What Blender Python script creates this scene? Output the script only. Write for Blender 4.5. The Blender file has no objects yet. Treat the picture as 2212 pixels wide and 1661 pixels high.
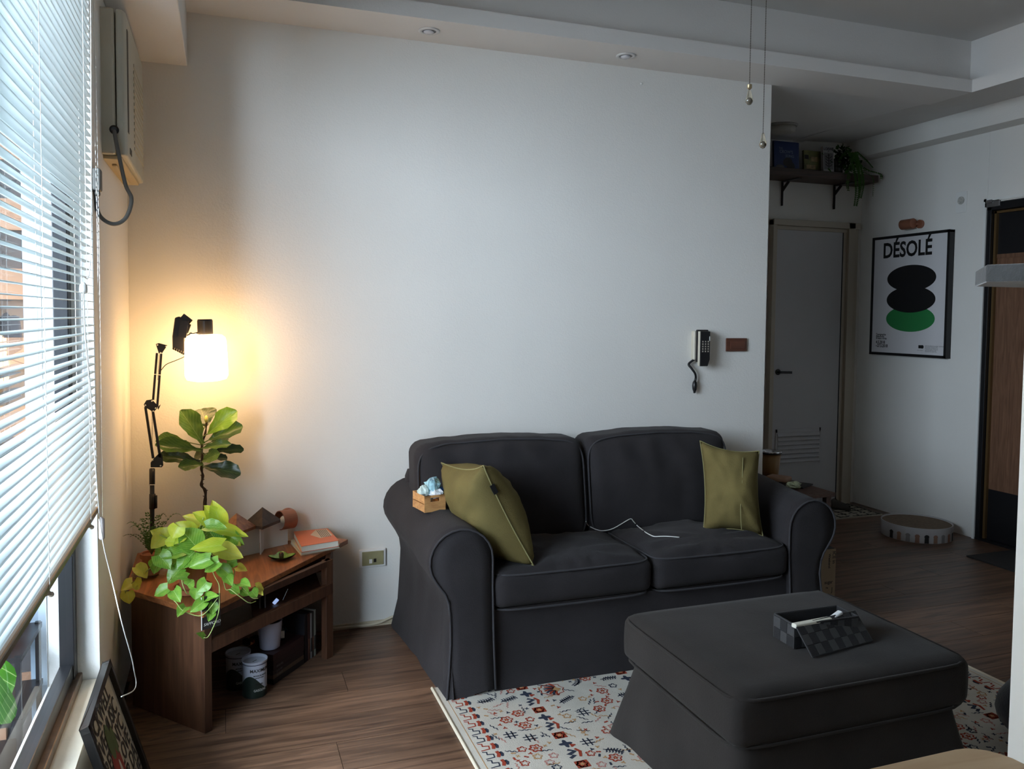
import bpy, bmesh, math, random
from mathutils import Vector, Matrix, noise
random.seed(7)
PI = math.pi
S = bpy.context.scene
C = S.collection
V = Vector
# ---------------------------------------------------------------- camera, world, lights, exposure
FL, PX, PY = 1753.98, 1106.0, 769.93
YAW, PIT, ROL, EYE = .3434, .0501, .0093, 1.42
_r = V((math.cos(YAW), -math.sin(YAW), 0))
_f = V((math.sin(YAW)*math.cos(PIT), math.cos(YAW)*math.cos(PIT), -math.sin(PIT)))
_u = _r.cross(_f)
_R = _r*math.cos(ROL) + _u*math.sin(ROL)
_U = -_r*math.sin(ROL) + _u*math.cos(ROL)
CAM = V((0, 0, EYE))
cd = bpy.data.cameras.new('camera'); cam = bpy.data.objects.new('camera', cd); C.objects.link(cam)
m = Matrix((_R, _U, -_f)).transposed().to_4x4(); m.translation = CAM
cam.matrix_world = m
cd.sensor_fit = 'HORIZONTAL'; cd.sensor_width = 36; cd.lens = FL/2212*36
cd.shift_y = -(830.5-PY)/2212; cd.clip_start = .05
S.camera = cam

def at(px, py, ax, val):
    """world point where the sight line of a photograph pixel meets the real plane x/y/z = val"""
    d = _R*((px-PX)/FL) - _U*((py-PY)/FL) + _f
    return CAM + d*((val-CAM[ax])/d[ax])

S.view_settings.view_transform = 'Standard'; S.view_settings.look = 'None'
S.view_settings.gamma = 1; S.view_settings.use_curve_mapping = False
S.view_settings.exposure = 0.0
S.cycles.use_denoising = True
S.cycles.max_bounces = 10; S.cycles.diffuse_bounces = 6; S.cycles.transmission_bounces = 8
S.cycles.transparent_max_bounces = 16
S.cycles.sample_clamp_indirect = 6
S.cycles.caustics_refractive = False; S.cycles.caustics_reflective = False
SKY, SKYC, LAMP, LAMPC = 32.0, (.75, .86, 1.0), 22.0, (1.0, .60, .26)
w = bpy.data.worlds.new('sky'); S.world = w; w.use_nodes = True
bg = w.node_tree.nodes['Background']; bg.inputs[0].default_value = (*SKYC, 1); bg.inputs[1].default_value = SKY
def portal(name, loc, rot, sx, sy):
    l = bpy.data.lights.new(name, 'AREA'); l.shape = 'RECTANGLE'; l.size = sx; l.size_y = sy
    l.cycles.is_portal = True
    o = bpy.data.objects.new(name, l); C.objects.link(o); o.location = loc; o.rotation_euler = rot
portal('window_portal', (-.52, 1.94, 1.38), (0, -PI/2, 0), 2.2, 1.6)

# ---------------------------------------------------------------- materials
MATS = {}
def M(name, col, rough=.6, metal=0., var=0., vs=6., bump=0., bs=80., spec=.5, emit=None, es=0., alpha=1., trans=0., sheen=0., transl=0.):
    if name in MATS: return MATS[name]
    mt = bpy.data.materials.new(name); mt.use_nodes = True; nt = mt.node_tree; N = nt.nodes; L = nt.links
    b = N['Principled BSDF']; b.inputs['Base Color'].default_value = (*col, 1)
    b.inputs['Roughness'].default_value = rough; b.inputs['Metallic'].default_value = metal
    b.inputs['Specular IOR Level'].default_value = spec
    b.inputs['Alpha'].default_value = alpha; b.inputs['Transmission Weight'].default_value = trans
    if sheen: b.inputs['Sheen Weight'].default_value = sheen; b.inputs['Sheen Roughness'].default_value = .5
    if emit: b.inputs['Emission Color'].default_value = (*emit, 1); b.inputs['Emission Strength'].default_value = es
    tc = N.new('ShaderNodeTexCoord')
    if var:
        n = N.new('ShaderNodeTexNoise'); n.inputs['Scale'].default_value = vs; n.inputs['Detail'].default_value = 5
        L.new(tc.outputs['Object'], n.inputs['Vector'])
        r = N.new('ShaderNodeValToRGB'); r.color_ramp.elements[0].position = .3; r.color_ramp.elements[1].position = .7
        r.color_ramp.elements[0].color = (*[c*(1-var) for c in col], 1); r.color_ramp.elements[1].color = (*[min(1, c*(1+var)) for c in col], 1)
        L.new(n.outputs['Fac'], r.inputs[0]); L.new(r.outputs[0], b.inputs['Base Color'])
    if bump:
        n2 = N.new('ShaderNodeTexNoise'); n2.inputs['Scale'].default_value = bs; n2.inputs['Detail'].default_value = 3
        L.new(tc.outputs['Object'], n2.inputs['Vector'])
        bp = N.new('ShaderNodeBump'); bp.inputs['Strength'].default_value = bump; bp.inputs['Distance'].default_value = .004
        L.new(n2.outputs['Fac'], bp.inputs['Height']); L.new(bp.outputs[0], b.inputs['Normal'])
    if transl:
        t = N.new('ShaderNodeBsdfTranslucent'); mx = N.new('ShaderNodeMixShader'); mx.inputs[0].default_value = transl
        t.inputs[0].default_value = (*col, 1)
        if var: L.new(r.outputs[0], t.inputs[0])
        L.new(b.outputs[0], mx.inputs[1]); L.new(t.outputs[0], mx.inputs[2]); L.new(mx.outputs[0], N['Material Output'].inputs[0])
    MATS[name] = mt; return mt

def wood(name, c1, c2, axis=0, rough=.45, stretch=14., scale=3., bump=.15):
    if name in MATS: return MATS[name]
    mt = bpy.data.materials.new(name); mt.use_nodes = True; nt = mt.node_tree; N = nt.nodes; L = nt.links
    b = N['Principled BSDF']; b.inputs['Roughness'].default_value = rough
    tc = N.new('ShaderNodeTexCoord'); oi = N.new('ShaderNodeObjectInfo')
    mu = N.new('ShaderNodeVectorMath'); mu.operation = 'SCALE'; mu.inputs[0].default_value = (17.3, 9.1, 5.7); L.new(oi.outputs['Random'], mu.inputs['Scale'])
    ad = N.new('ShaderNodeVectorMath'); L.new(tc.outputs['Object'], ad.inputs[0]); L.new(mu.outputs[0], ad.inputs[1])
    mp = N.new('ShaderNodeMapping'); sc = [stretch]*3; sc[axis] = 1.0; mp.inputs['Scale'].default_value = sc
    L.new(ad.outputs[0], mp.inputs[0])
    n = N.new('ShaderNodeTexNoise'); n.inputs['Scale'].default_value = scale; n.inputs['Detail'].default_value = 8; n.inputs['Distortion'].default_value = .9
    L.new(mp.outputs[0], n.inputs[0])
    r = N.new('ShaderNodeValToRGB'); r.color_ramp.elements[0].position = .32; r.color_ramp.elements[1].position = .68
    r.color_ramp.elements[0].color = (*c1, 1); r.color_ramp.elements[1].color = (*c2, 1)
    L.new(n.outputs['Fac'], r.inputs[0])
    hs = N.new('ShaderNodeHueSaturation'); mr = N.new('ShaderNodeMapRange'); mr.inputs[3].default_value = .8; mr.inputs[4].default_value = 1.2
    L.new(oi.outputs['Random'], mr.inputs[0]); L.new(mr.outputs[0], hs.inputs['Value']); L.new(r.outputs[0], hs.inputs['Color'])
    L.new(hs.outputs[0], b.inputs['Base Color'])
    bp = N.new('ShaderNodeBump'); bp.inputs['Strength'].default_value = bump; bp.inputs['Distance'].default_value = .002
    L.new(n.outputs['Fac'], bp.inputs['Height']); L.new(bp.outputs[0], b.inputs['Normal'])
    MATS[name] = mt; return mt

def glassy(name, col=(1, 1, 1), refl=.12):
    if name in MATS: return MATS[name]
    mt = bpy.data.materials.new(name); mt.use_nodes = True; nt = mt.node_tree; N = nt.nodes; L = nt.links
    for n in list(N):
        if n.type != 'OUTPUT_MATERIAL': N.remove(n)
    t = N.new('ShaderNodeBsdfTransparent'); t.inputs[0].default_value = (*col, 1)
    g = N.new('ShaderNodeBsdfGlossy'); g.inputs['Roughness'].default_value = .02
    lw = N.new('ShaderNodeLayerWeight'); lw.inputs[0].default_value = .5
    pw = N.new('ShaderNodeMath'); pw.operation = 'POWER'; pw.inputs[1].default_value = 4.0; L.new(lw.outputs['Facing'], pw.inputs[0])
    fr = N.new('ShaderNodeMath'); fr.operation = 'MULTIPLY_ADD'; fr.inputs[1].default_value = .5; fr.inputs[2].default_value = refl*.3; L.new(pw.outputs[0], fr.inputs[0])
    mx = N.new('ShaderNodeMixShader'); L.new(fr.outputs[0], mx.inputs[0]); L.new(t.outputs[0], mx.inputs[1]); L.new(g.outputs[0], mx.inputs[2])
    L.new(mx.outputs[0], N['Material Output'].inputs[0]); MATS[name] = mt; return mt

# ---------------------------------------------------------------- mesh helpers
class MB:
    def __init__(s): s.v = []; s.f = []; s.m = []; s.cur = 0
    def add(s, vs, fs):
        o = len(s.v); s.v += [V(p) for p in vs]; s.f += [tuple(i+o for i in f) for f in fs]; s.m += [s.cur]*len(fs); return s
    def box(s, a, b, M4=None):
        x0, y0, z0 = a; x1, y1, z1 = b
        vs = [V(p) for p in ((x0,y0,z0),(x1,y0,z0),(x1,y1,z0),(x0,y1,z0),(x0,y0,z1),(x1,y0,z1),(x1,y1,z1),(x0,y1,z1))]
        if M4 is not None: vs = [M4 @ p for p in vs]
        return s.add(vs, [(0,3,2,1),(4,5,6,7),(0,1,5,4),(1,2,6,5),(2,3,7,6),(3,0,4,7)])
    def bar(s, p, q, w, h=None, up=(0,0,1)):
        p, q = V(p), V(q); d = (q-p).normalized(); h = h or w
        sd = d.cross(V(up)); sd = sd.normalized() if sd.length > 1e-4 else V((1,0,0)); n = sd.cross(d)
        c = [(-1,-1),(1,-1),(1,1),(-1,1)]
        vs = [p+sd*(a*w/2)+n*(b*h/2) for a, b in c]+[q+sd*(a*w/2)+n*(b*h/2) for a, b in c]
        return s.add(vs, [(3,2,1,0),(4,5,6,7),(0,1,5,4),(1,2,6,5),(2,3,7,6),(3,0,4,7)])
    def prism(s, pts, z0, z1):
        n = len(pts)
        return s.add([(x,y,z0) for x,y in pts]+[(x,y,z1) for x,y in pts], [tuple(range(n))[::-1], tuple(range(n,2*n))]+[(i,(i+1)%n,n+(i+1)%n,n+i) for i in range(n)])
    def lathe(s, prof, c=(0,0,0), axis=None, n=24, cap=True):
        """prof: list of (r, h); axis: direction of h (default +z)"""
        c = V(c); a = V(axis or (0,0,1)).normalized(); t = V((1,0,0)) if abs(a.x) < .9 else V((0,1,0))
        e1 = a.cross(t).normalized(); e2 = a.cross(e1)
        vs = []; fs = []
        for r, h in prof:
            for k in range(n):
                th = 2*PI*k/n; vs.append(c+a*h+(e1*math.cos(th)+e2*math.sin(th))*r)
        for i in range(len(prof)-1):
            for k in range(n):
                k2 = (k+1) % n; fs.append((i*n+k, i*n+k2, (i+1)*n+k2, (i+1)*n+k))
        if cap:
            if prof[0][0] > 1e-5: fs.append(tuple(range(n))[::-1])
            if prof[-1][0] > 1e-5: fs.append(tuple((len(prof)-1)*n+k for k in range(n)))
        return s.add(vs, fs)
    def tube(s, pts, r, n=8, closed=False, rf=None):
        pts = [V(p) for p in pts]; k = len(pts); vs = []; fs = []; prev = None
        for i, p in enumerate(pts):
            if closed: d = pts[(i+1) % k]-pts[i-1]
            else: d = pts[min(i+1, k-1)]-pts[max(i-1, 0)]
            d = d.normalized() if d.length > 1e-9 else V((0,0,1))
            if prev is None:
                t = V((0,0,1)) if abs(d.z) < .9 else V((1,0,0)); e1 = d.cross(t).normalized()
            else:
                e1 = prev-d*prev.dot(d); e1 = e1.normalized() if e1.length > 1e-6 else d.orthogonal().normalized()
            prev = e1; e2 = d.cross(e1); rr = rf(i/(k-1 or 1)) if rf else r
            for j in range(n):
                th = 2*PI*j/n; vs.append(p+(e1*math.cos(th)+e2*math.sin(th))*rr)
        for i in range(k if closed else k-1):
            i2 = (i+1) % k
            for j in range(n):
                j2 = (j+1) % n; fs.append((i*n+j, i*n+j2, i2*n+j2, i2*n+j))
        if not closed: fs += [tuple(range(n))[::-1], tuple((k-1)*n+j for j in range(n))]
        return s.add(vs, fs)
    def grid(s, P):
        """P[i][j] points"""
        a = len(P); b = len(P[0])
        return s.add([p for row in P for p in row], [(i*b+j, i*b+j+1, (i+1)*b+j+1, (i+1)*b+j) for i in range(a-1) for j in range(b-1)])
    def sphere(s, c, r, n=10, sc=(1,1,1)):
        k = n//2; vs = []; fs = []; c = V(c)
        for i in range(k+1):
            ph = PI*i/k
            for j in range(n):
                th = 2*PI*j/n; vs.append(c+V((r*sc[0]*math.sin(ph)*math.cos(th), r*sc[1]*math.sin(ph)*math.sin(th), r*sc[2]*math.cos(ph))))
        for i in range(k):
            for j in range(n): fs.append((i*n+j, (i+1)*n+j, (i+1)*n+(j+1) % n, i*n+(j+1) % n))
        return s.add(vs, fs)
    def text(s, txt, size, org, xd, yd, bold=0., align='LEFT', squash=1.):
        cu = bpy.data.curves.new('t', 'FONT'); cu.body = txt; cu.size = size; cu.offset = bold; cu.align_x = align; cu.resolution_u = 3
        o = bpy.data.objects.new('t', cu); C.objects.link(o); bpy.context.view_layer.update()
        me = o.evaluated_get(bpy.context.evaluated_depsgraph_get()).to_mesh()
        xd, yd, org = V(xd), V(yd), V(org)
        s.add([org+xd*(p.co.x*squash)+yd*p.co.y for p in me.vertices], [tuple(p.vertices) for p in me.polygons])
        o.to_mesh_clear(); bpy.data.objects.remove(o); bpy.data.curves.remove(cu); return s
    def build(s, name, mat, parent=None, smooth=False, bevel=0., loc=None, seg=2, fix=True):
        me = bpy.data.meshes.new(name)
        off = parent_world(parent)
        if parent is None and loc is not None: off = V(loc)
        me.from_pydata([p-off for p in s.v], [], s.f)
        mats = mat if isinstance(mat, (list, tuple)) else [mat]
        for q in mats: me.materials.append(q)
        me.polygons.foreach_set('material_index', s.m)
        if fix:
            bm = bmesh.new(); bm.from_mesh(me); bmesh.ops.remove_doubles(bm, verts=bm.verts, dist=1e-6)
            bmesh.ops.recalc_face_normals(bm, faces=bm.faces); bm.to_mesh(me); bm.free()
        if smooth: me.polygons.foreach_set('use_smooth', [True]*len(me.polygons))
        me.update()
        o = bpy.data.objects.new(name, me); C.objects.link(o)
        if parent is not None: o.parent = parent
        elif loc is not None: o.location = loc
        if bevel:
            md = o.modifiers.new('bevel', 'BEVEL'); md.width = bevel; md.segments = seg; md.limit_method = 'ANGLE'; md.angle_limit = math.radians(40)
        return o
def parent_world(p):
    t = V((0,0,0))
    while p is not None: t += p.location; p = p.parent
    return t
def tag(o, label, cat, group=None, kind=None):
    o['label'] = label; o['category'] = cat
    if group: o['group'] = group
    if kind: o['kind'] = kind
    return o
def thing(name, loc, label, cat, group=None):
    o = bpy.data.objects.new(name, None); C.objects.link(o); o.location = loc; o.empty_display_size = .05
    return tag(o, label, cat, group)
def struct(o): o['kind'] = 'structure'; return o
def dup(root, loc, label=None):
    r = root.copy(); C.objects.link(r); r.location = loc
    if label: r['label'] = label
    for ch in [c for c in S.objects if c.parent == root]:
        c = ch.copy(); C.objects.link(c); c.parent = r
        for g in [q for q in S.objects if q.parent == ch]:
            d = g.copy(); C.objects.link(d); d.parent = c
    return r
def basis(o, x, y, z):
    m = Matrix((V(x), V(y), V(z))).transposed().to_4x4(); m.translation = V(o); return m
def rotz(a, o=(0,0,0)): return Matrix.Translation(V(o)) @ Matrix.Rotation(a, 4, 'Z')
def smoothpath(pts, n=8):
    pts = [V(p) for p in pts]; out = []
    for i in range(len(pts)-1):
        p0 = pts[max(i-1,0)]; p1 = pts[i]; p2 = pts[i+1]; p3 = pts[min(i+2, len(pts)-1)]
        for k in range(n):
            t = k/n; out.append(.5*((2*p1)+(p2-p0)*t+(2*p0-5*p1+4*p2-p3)*t*t+(3*p1-p0-3*p2+p3)*t**3))
    return out+[pts[-1]]
def rbox(mb, c, size, r, cuts=14, fn=None):
    """rounded box made of a cut-up cube; fn(unit coords, point) -> point deforms it"""
    bm = bmesh.new(); bmesh.ops.create_cube(bm, size=2.0); bmesh.ops.subdivide_edges(bm, edges=bm.edges, cuts=cuts, use_grid_fill=True)
    c = V(c); h = V(size)/2; vs = []
    for v in bm.verts:
        u = v.co.copy()
        p = V((u.x*h.x, u.y*h.y, u.z*h.z))
        q = V([max(-(h[i]-r), min(h[i]-r, p[i])) for i in range(3)]); d = p-q
        if d.length > 1e-9:
            k = sum(1 for i in range(3) if abs(d[i]) > 1e-9)
            if k > 1: p = q+d.normalized()*min(r, max(abs(d[0]), abs(d[1]), abs(d[2])))
        if fn: p = fn(u, p)
        vs.append(c+p)
    bm.verts.ensure_lookup_table()
    fs = [tuple(v.index for v in f.verts) for f in bm.faces]; bm.free(); return mb.add(vs, fs)
def fbm(p, s=1.): return noise.noise(V(p)*s)+.5*noise.noise(V(p)*s*2.1)

D = 3.646; XW = 2.75; XR = 4.60; YF = 4.98; XL = -.355
# ---------------------------------------------------------------- room shell
mwall = M('wall_paint', (.80,.785,.75), .75, var=.012, vs=2.5, bump=.25, bs=140)
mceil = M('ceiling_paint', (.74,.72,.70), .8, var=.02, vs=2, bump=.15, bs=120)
mtrimw = M('white_gloss_paint', (.80,.80,.78), .45, bump=.08, bs=60)
mfl = wood('laminate_plank', (.060,.031,.019), (.195,.108,.065), 0, .42, 16., 2.6, .25)
msub = M('subfloor_joint', (.018,.012,.01), .8)
fb = MB().box((XL-.14,-1.5,-.06),(XR+.1,YF+.1,-.004)).build('floor', msub); struct(fb)
PW, PL = .178, 1.22
plk = MB().box((-PL/2+.0012,-PW/2+.0012,-.006),(PL/2-.0012,PW/2-.0012,0)).build('plank', mfl, fb, bevel=0)
rows = []; n = 0; y = 5.07
while y > -1.3:
    off = (n*.437) % PL; x = XL-.5-off
    while x < XR+.6:
        cx = x+PL/2; x0 = max(x, XL-.02); x1 = min(x+PL, XR+.0)
        if x1-x0 > .12 and (y > .2 or True):
            rows.append(((x0+x1)/2, y, (x1-x0)/PL))
        x += PL
    y -= PW; n += 1
first = True
for (px_, py_, sc_) in rows:
    if py_ < -.6 and px_ > 3.5: continue
    o = plk if first else plk.copy()
    if not first: C.objects.link(o)
    first = False; o.location = (px_, py_, 0); o.scale = (sc_, 1, 1)
# walls
struct(MB().box((XL-.14,D,0),(XW,D+.12,3.05)).build('wall_back', mwall, bevel=.004))
struct(MB().box((1.9,YF,0),(XR+.1,YF+.1,3.05)).build('wall_far', mwall))
struct(MB().box((1.9,D+.12,0),(2.0,YF,3.05)).build('wall_passage', mwall))
WY0, WY1, WZ0, WZ1 = 1.20, 2.68, .31, 2.41
wl = MB().box((XL-.14,WY1,0),(XL,D,3.05)).box((XL-.14,-1.5,0),(XL,WY0,3.05)).box((XL-.14,WY0,0),(XL,WY1,WZ0)).box((XL-.14,WY0,WZ1),(XL,WY1,3.05))
struct(wl.build('wall_left', mwall, bevel=.005))
DY0, DY1, DZ = 3.02, 3.896, 2.165
wr = MB().box((XR+.1,DY0-.1,0),(XR+.14,DY1+.1,2.4)).box((XR,DY1,0),(XR+.1,YF,3.05)).box((XR,-1.5,0),(XR+.1,DY0,3.05)).box((XR,DY0,DZ),(XR+.1,DY1,3.05))  # first box is an added plug stopping sky light behind the door
struct(wr.build('wall_right', mwall, bevel=.004))
wf = MB().box((XL-.14,-1.5,0),(XR,-1.38,3.05))
struct(wf.build('wall_front', M('brown_wall', (.24,.20,.17), .8)))  # dark colour given to this unseen wall to cut bounced light
# ceiling: high tray field, dropped soffit around it with a lip
XT, YT, ZS, ZL, ZC = 3.831, 3.366, 2.65, 2.716, 2.972
TX0, TY0 = .1, -1.0
ce = MB()
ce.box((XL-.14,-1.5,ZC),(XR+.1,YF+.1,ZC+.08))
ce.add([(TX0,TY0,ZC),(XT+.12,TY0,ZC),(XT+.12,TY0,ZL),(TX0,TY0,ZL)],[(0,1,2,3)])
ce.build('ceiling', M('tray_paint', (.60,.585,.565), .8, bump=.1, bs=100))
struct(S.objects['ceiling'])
so = MB()
so.prism([(XL-.14,YT),(XT,YT),(XT,D+.001),(XL-.14,D+.001)], ZS, ZL)                 # soffit along the back wall
so.prism([(XL-.14,-1.5),(TX0,-1.5),(TX0,YT),(XL-.14,YT)], ZS, ZL)                   # left soffit
def slab(q, zs):                                                                   # underside with its own corner heights
    so.add([(x,y,z) for (x,y), z in zip(q, zs)]+[(x,y,max(ZL,z+.012)) for (x,y),z in zip(q, zs)], [(3,2,1,0),(4,5,6,7),(0,1,5,4),(1,2,6,5),(2,3,7,6),(3,0,4,7)])
slab([(2.0,D),(XT,D),(XT,YF),(2.0,YF)], [ZS,2.661,2.715,2.715])
slab([(XT,-1.5),(4.46,-1.5),(4.46,YT),(XT,YT)], [ZS,2.742,2.742,ZS])
slab([(XT,YT),(4.46,YT),(4.46,YF),(XT,YF)], [ZS,2.742,2.742,2.715])
so.box((XT+.12,-1.5,ZL),(XT+.2,YF,ZC)); so.box((XL,YT+.12,ZL),(XT+.2,YT+.2,ZC))
struct(so.build('ceiling_soffit', mceil))
struct(MB().box((4.45,-1.5,2.612),(XR,YF,2.97)).build('beam_right', mwall, bevel=.003))
struct(MB().box((XL,-1.5,2.431),(-.125,D,2.97)).build('beam_left', mceil, bevel=.004))
struct(MB().box((.44,D-.006,0),(XW,D,.022)).box((.44,D-.012,0),(XW,D-.006,.008)).build('baseboard_back', M('cream_trim', (.62,.54,.40), .6)))

# ---------------------------------------------------------------- window, frame, sill, glass
mblk = M('black_aluminium', (.012,.012,.014), .35, metal=.2)
mbrn = M('bronze_track', (.16,.10,.065), .4, metal=.5, var=.3, vs=20)
wfm = MB().box((-.455,WY0,WZ0),(-.415,WY0+.05,WZ1)).box((-.455,WY1-.05,WZ0),(-.415,WY1,WZ1)).box((-.455,WY0,WZ0+.03),(-.42,WY1,WZ0+.075)).box((-.455,WY0,WZ1-.05),(-.415,WY1,WZ1))
wn = thing('window_1', (-.42, 1.5, WZ0), '', ''); del wn['label']; del wn['category']; struct(wn)
wfm.build('frame', mblk, wn, bevel=.003)
MB().box((-.47,WY0,WZ0),(-.402,WY1,WZ0+.03)).build('track', mbrn, wn, bevel=.003)
MB().box((-.455,1.42,WZ0+.075),(-.42,1.47,WZ1-.05)).build('mullion', mblk, wn, bevel=.003)
MB().add([(-.436,WY0+.05,WZ0+.07),(-.436,WY1-.05,WZ0+.07),(-.436,WY1-.05,WZ1-.05),(-.436,WY0+.05,WZ1-.05)],[(0,1,2,3)]).build('pane', glassy('window_glass', (.93,.97,.97)), wn)
struct(MB().box((XL-.1,WY0,WZ0-.004),(XL+.012,WY1,WZ0+.004)).build('trim_1', M('sill_paint', (.72,.64,.52), .6, var=.08, vs=9, bump=.3, bs=50)))

# ---------------------------------------------------------------- venetian blind: every slat, cords, rail, wand
mslat = M('white_slat', (.66,.72,.72), .45, transl=.20)
mcord = M('white_cord', (.85,.85,.82), .6)
BY0, BY1, BZ0, BZ1, BX = 1.16, 2.53, .862, 2.36, -.345
bl = thing('venetian_blind', (BX, 1.5, BZ1), 'white slatted blind hanging half lowered over the left window', 'blind')
MB().box((BX-.018,BY0,BZ1),(BX+.018,BY1,BZ1+.03)).build('head_rail', mtrimw, bl, bevel=.002)
sl = MB(); k = 6
for i in range(k+1):
    a = -1+2*i/k
P = [[V((BX+.0125*a, yy, .0022*(1-a*a))) for yy in (BY0, BY1)] for a in [-1+2*i/6 for i in range(7)]]
sl.grid(P)
sl = sl.build('slat', mslat, None, smooth=True, fix=False)
sl.parent = bl
for v_ in sl.data.vertices: v_.co -= V((BX, 1.5, 0))
sm = sl.modifiers.new('solid', 'SOLIDIFY'); sm.thickness = .0007
NS = 68; first = True
for i in range(NS):
    z = BZ0+.024+i*(BZ1-BZ0-.03)/NS
    o = sl if first else sl.copy()
    if not first: C.objects.link(o)
    first = False; o.location = (0, random.uniform(-.002,.002), z-BZ1); o.rotation_euler = (0, random.uniform(-.05,.05)+.06, 0)
MB().box((BX-.013,BY0,BZ0-.008),(BX+.013,BY1,BZ0+.01)).build('bottom_rail', M('bottom_rail_brown', (.20,.15,.115), .35, metal=.3), bl, bevel=.004)
for yy in (1.30, 1.83, 2.38):
    for dx in (-.014, .014):
        MB().tube([(BX+dx,yy,BZ0),(BX+dx,yy,BZ1)], .0008, 5).build('ladder_cord', mcord, bl)
    MB().tube([(BX,yy+.008,BZ0),(BX,yy+.008,BZ1)], .0009, 5).build('lift_cord', mcord, bl)
    MB().sphere((BX+.004,yy+.004,BZ0-.008), .011, 8, (1,1.2,.8)).sphere((BX+.014,yy+.012,BZ0-.016), .006, 8).build('cord_knot', M('yellowed_knot', (.42,.35,.26), .6), bl)
MB().tube([(BX+.022,2.515,BZ1),(BX+.024,2.52,1.6),(BX+.02,2.53,.84)], .0035, 8).build('tilt_wand', glassy('acrylic', (.9,.9,.88), .3), bl, smooth=True)
MB().lathe([(.004,0),(.008,-.006),(.008,-.06),(.004,-.066)], (BX+.02,2.53,.84)).build('wand_tip', M('grey_plastic', (.35,.31,.30), .3), bl, smooth=True)
lc = MB()
lc.tube(smoothpath([(BX+.02,2.49,BZ1),(BX+.018,2.43,1.6),at(181,600,0,-.33)], 6), .0012, 6)
cords = thing('blind_pull_cord', at(180,620,0,-.33), 'thin white pull cord with bell knob dangling beside the blind', 'cord')
lc.build('upper_cord', mcord, cords)
pk = at(180,620,0,-.33)
MB().lathe([(.003,.012),(.0085,.006),(.0095,-.004),(.0095,-.014),(.006,-.015)], pk).build('bell_knob', M('knob_white', (.85,.84,.80), .35), cords, smooth=True)
lo = [pk, at(184,720,0,-.33), at(196,850,0,-.33), at(206,1000,0,-.325), at(219,1150,0,-.32), at(241,1250,0,-.31), at(262,1340,0,-.28), at(283,1415,0,-.27), at(290,1450,0,-.265), at(294,1475,0,-.262), at(288,1492,0,-.262), at(262,1505,0,-.27)]
MB().tube(smoothpath(lo, 6), .0016, 6).build('lower_cord', mcord, cords, smooth=True)

# ---------------------------------------------------------------- outside the window
mtile = M('balcony_tile', (.085,.088,.095), .6, var=.15, vs=5)
og = MB()
struct(MB().box((-4.5,-3,-.2),(XL-.14,7,-.12)).build('ground_outside', M('grout_grey', (.15,.15,.16), .9)))
tl = MB().box((-.097,-.097,-.02),(.097,.097,0)).build('tile', mtile, S.objects['ground_outside']); first = True
for ix in range(8):
    for iy in range(22):
        o = tl if first else tl.copy()
        if not first: C.objects.link(o)
        first = False; o.location = (-.62-.2*ix, .5+.2*iy, -.10+random.uniform(-.002,.002))
wo = struct(MB().box((-2.6,-1,-.12),(-2.5,7.5,1.30)).build('wall_outside', M('mortar', (.16,.14,.12), .9)))
mbrk = M('tan_brick', (.20,.105,.06), .8, var=.25, vs=3); br = None
we = struct(MB().box((-2.5,3.05,-.12),(-.565,3.15,2.74)).build('wall_outside_end', M('mortar_dark', (.05,.045,.045), .9)))
br = MB().box((-.112,-.02,-.050),(.112,.012,.050)).build('brick', mbrk, we)
first = True
for r_ in range(25):
    for c_ in range(4):
        o = br if first else br.copy()
        if not first: C.objects.link(o)
        first = False; o.location = (-.68-.232*c_-(.116 if r_ % 2 else 0), 3.05, -.06+r_*.112)
struct(MB().box((-.572,2.85,-.12),(-.50,3.0,2.74)).build('pillar_outside', M('pale_blue_render', (.30,.38,.46), .8, var=.04)))
struct(MB().box((-1.9,-.6,2.75),(-.50,7.5,2.85)).build('sky_shade_slab_outside', M('slab_paint', (.55,.57,.56), .9)))  # unseen roof added to hold sky light off the outdoor surfaces
struct(MB().box((-1.55,-.45,-.12),(-.50,-.3,3.4)).build('light_block_wall_outside', M('pale_blue_render', (.62,.72,.80), .8)))  # unseen wall added to keep window light out of the left corner
rk = thing('plant_rack', (-.64,2.6,-.1), 'dark metal step rack standing on the tiles outside the window', 'rack')
for z in (.18,.36,.54): MB().box((-.70,2.55,z-.1),(-.535,2.83,z-.085)).build('shelf', mblk, rk)
for x in (-.695,-.545):
    for y in (2.56,2.82): MB().bar((x,y,-.1),(x,y,.46),.014).build('leg', mblk, rk)
for i,(y,z) in enumerate(((2.76,.455),(2.62,.455))):
    tag(MB().lathe([(.022,0),(.032,.05),(.036,.05),(.036,.065),(.03,.065)], (-.60,y,z)).build('clay_pot', M('orange_clay', (.26,.09,.035), .8), smooth=False), 
        ['orange clay pot at the far end of the outdoor rack top', 'orange clay pot at the near end of the outdoor rack top'][i], 'pot', 'clay pots on the outdoor rack')
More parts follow.
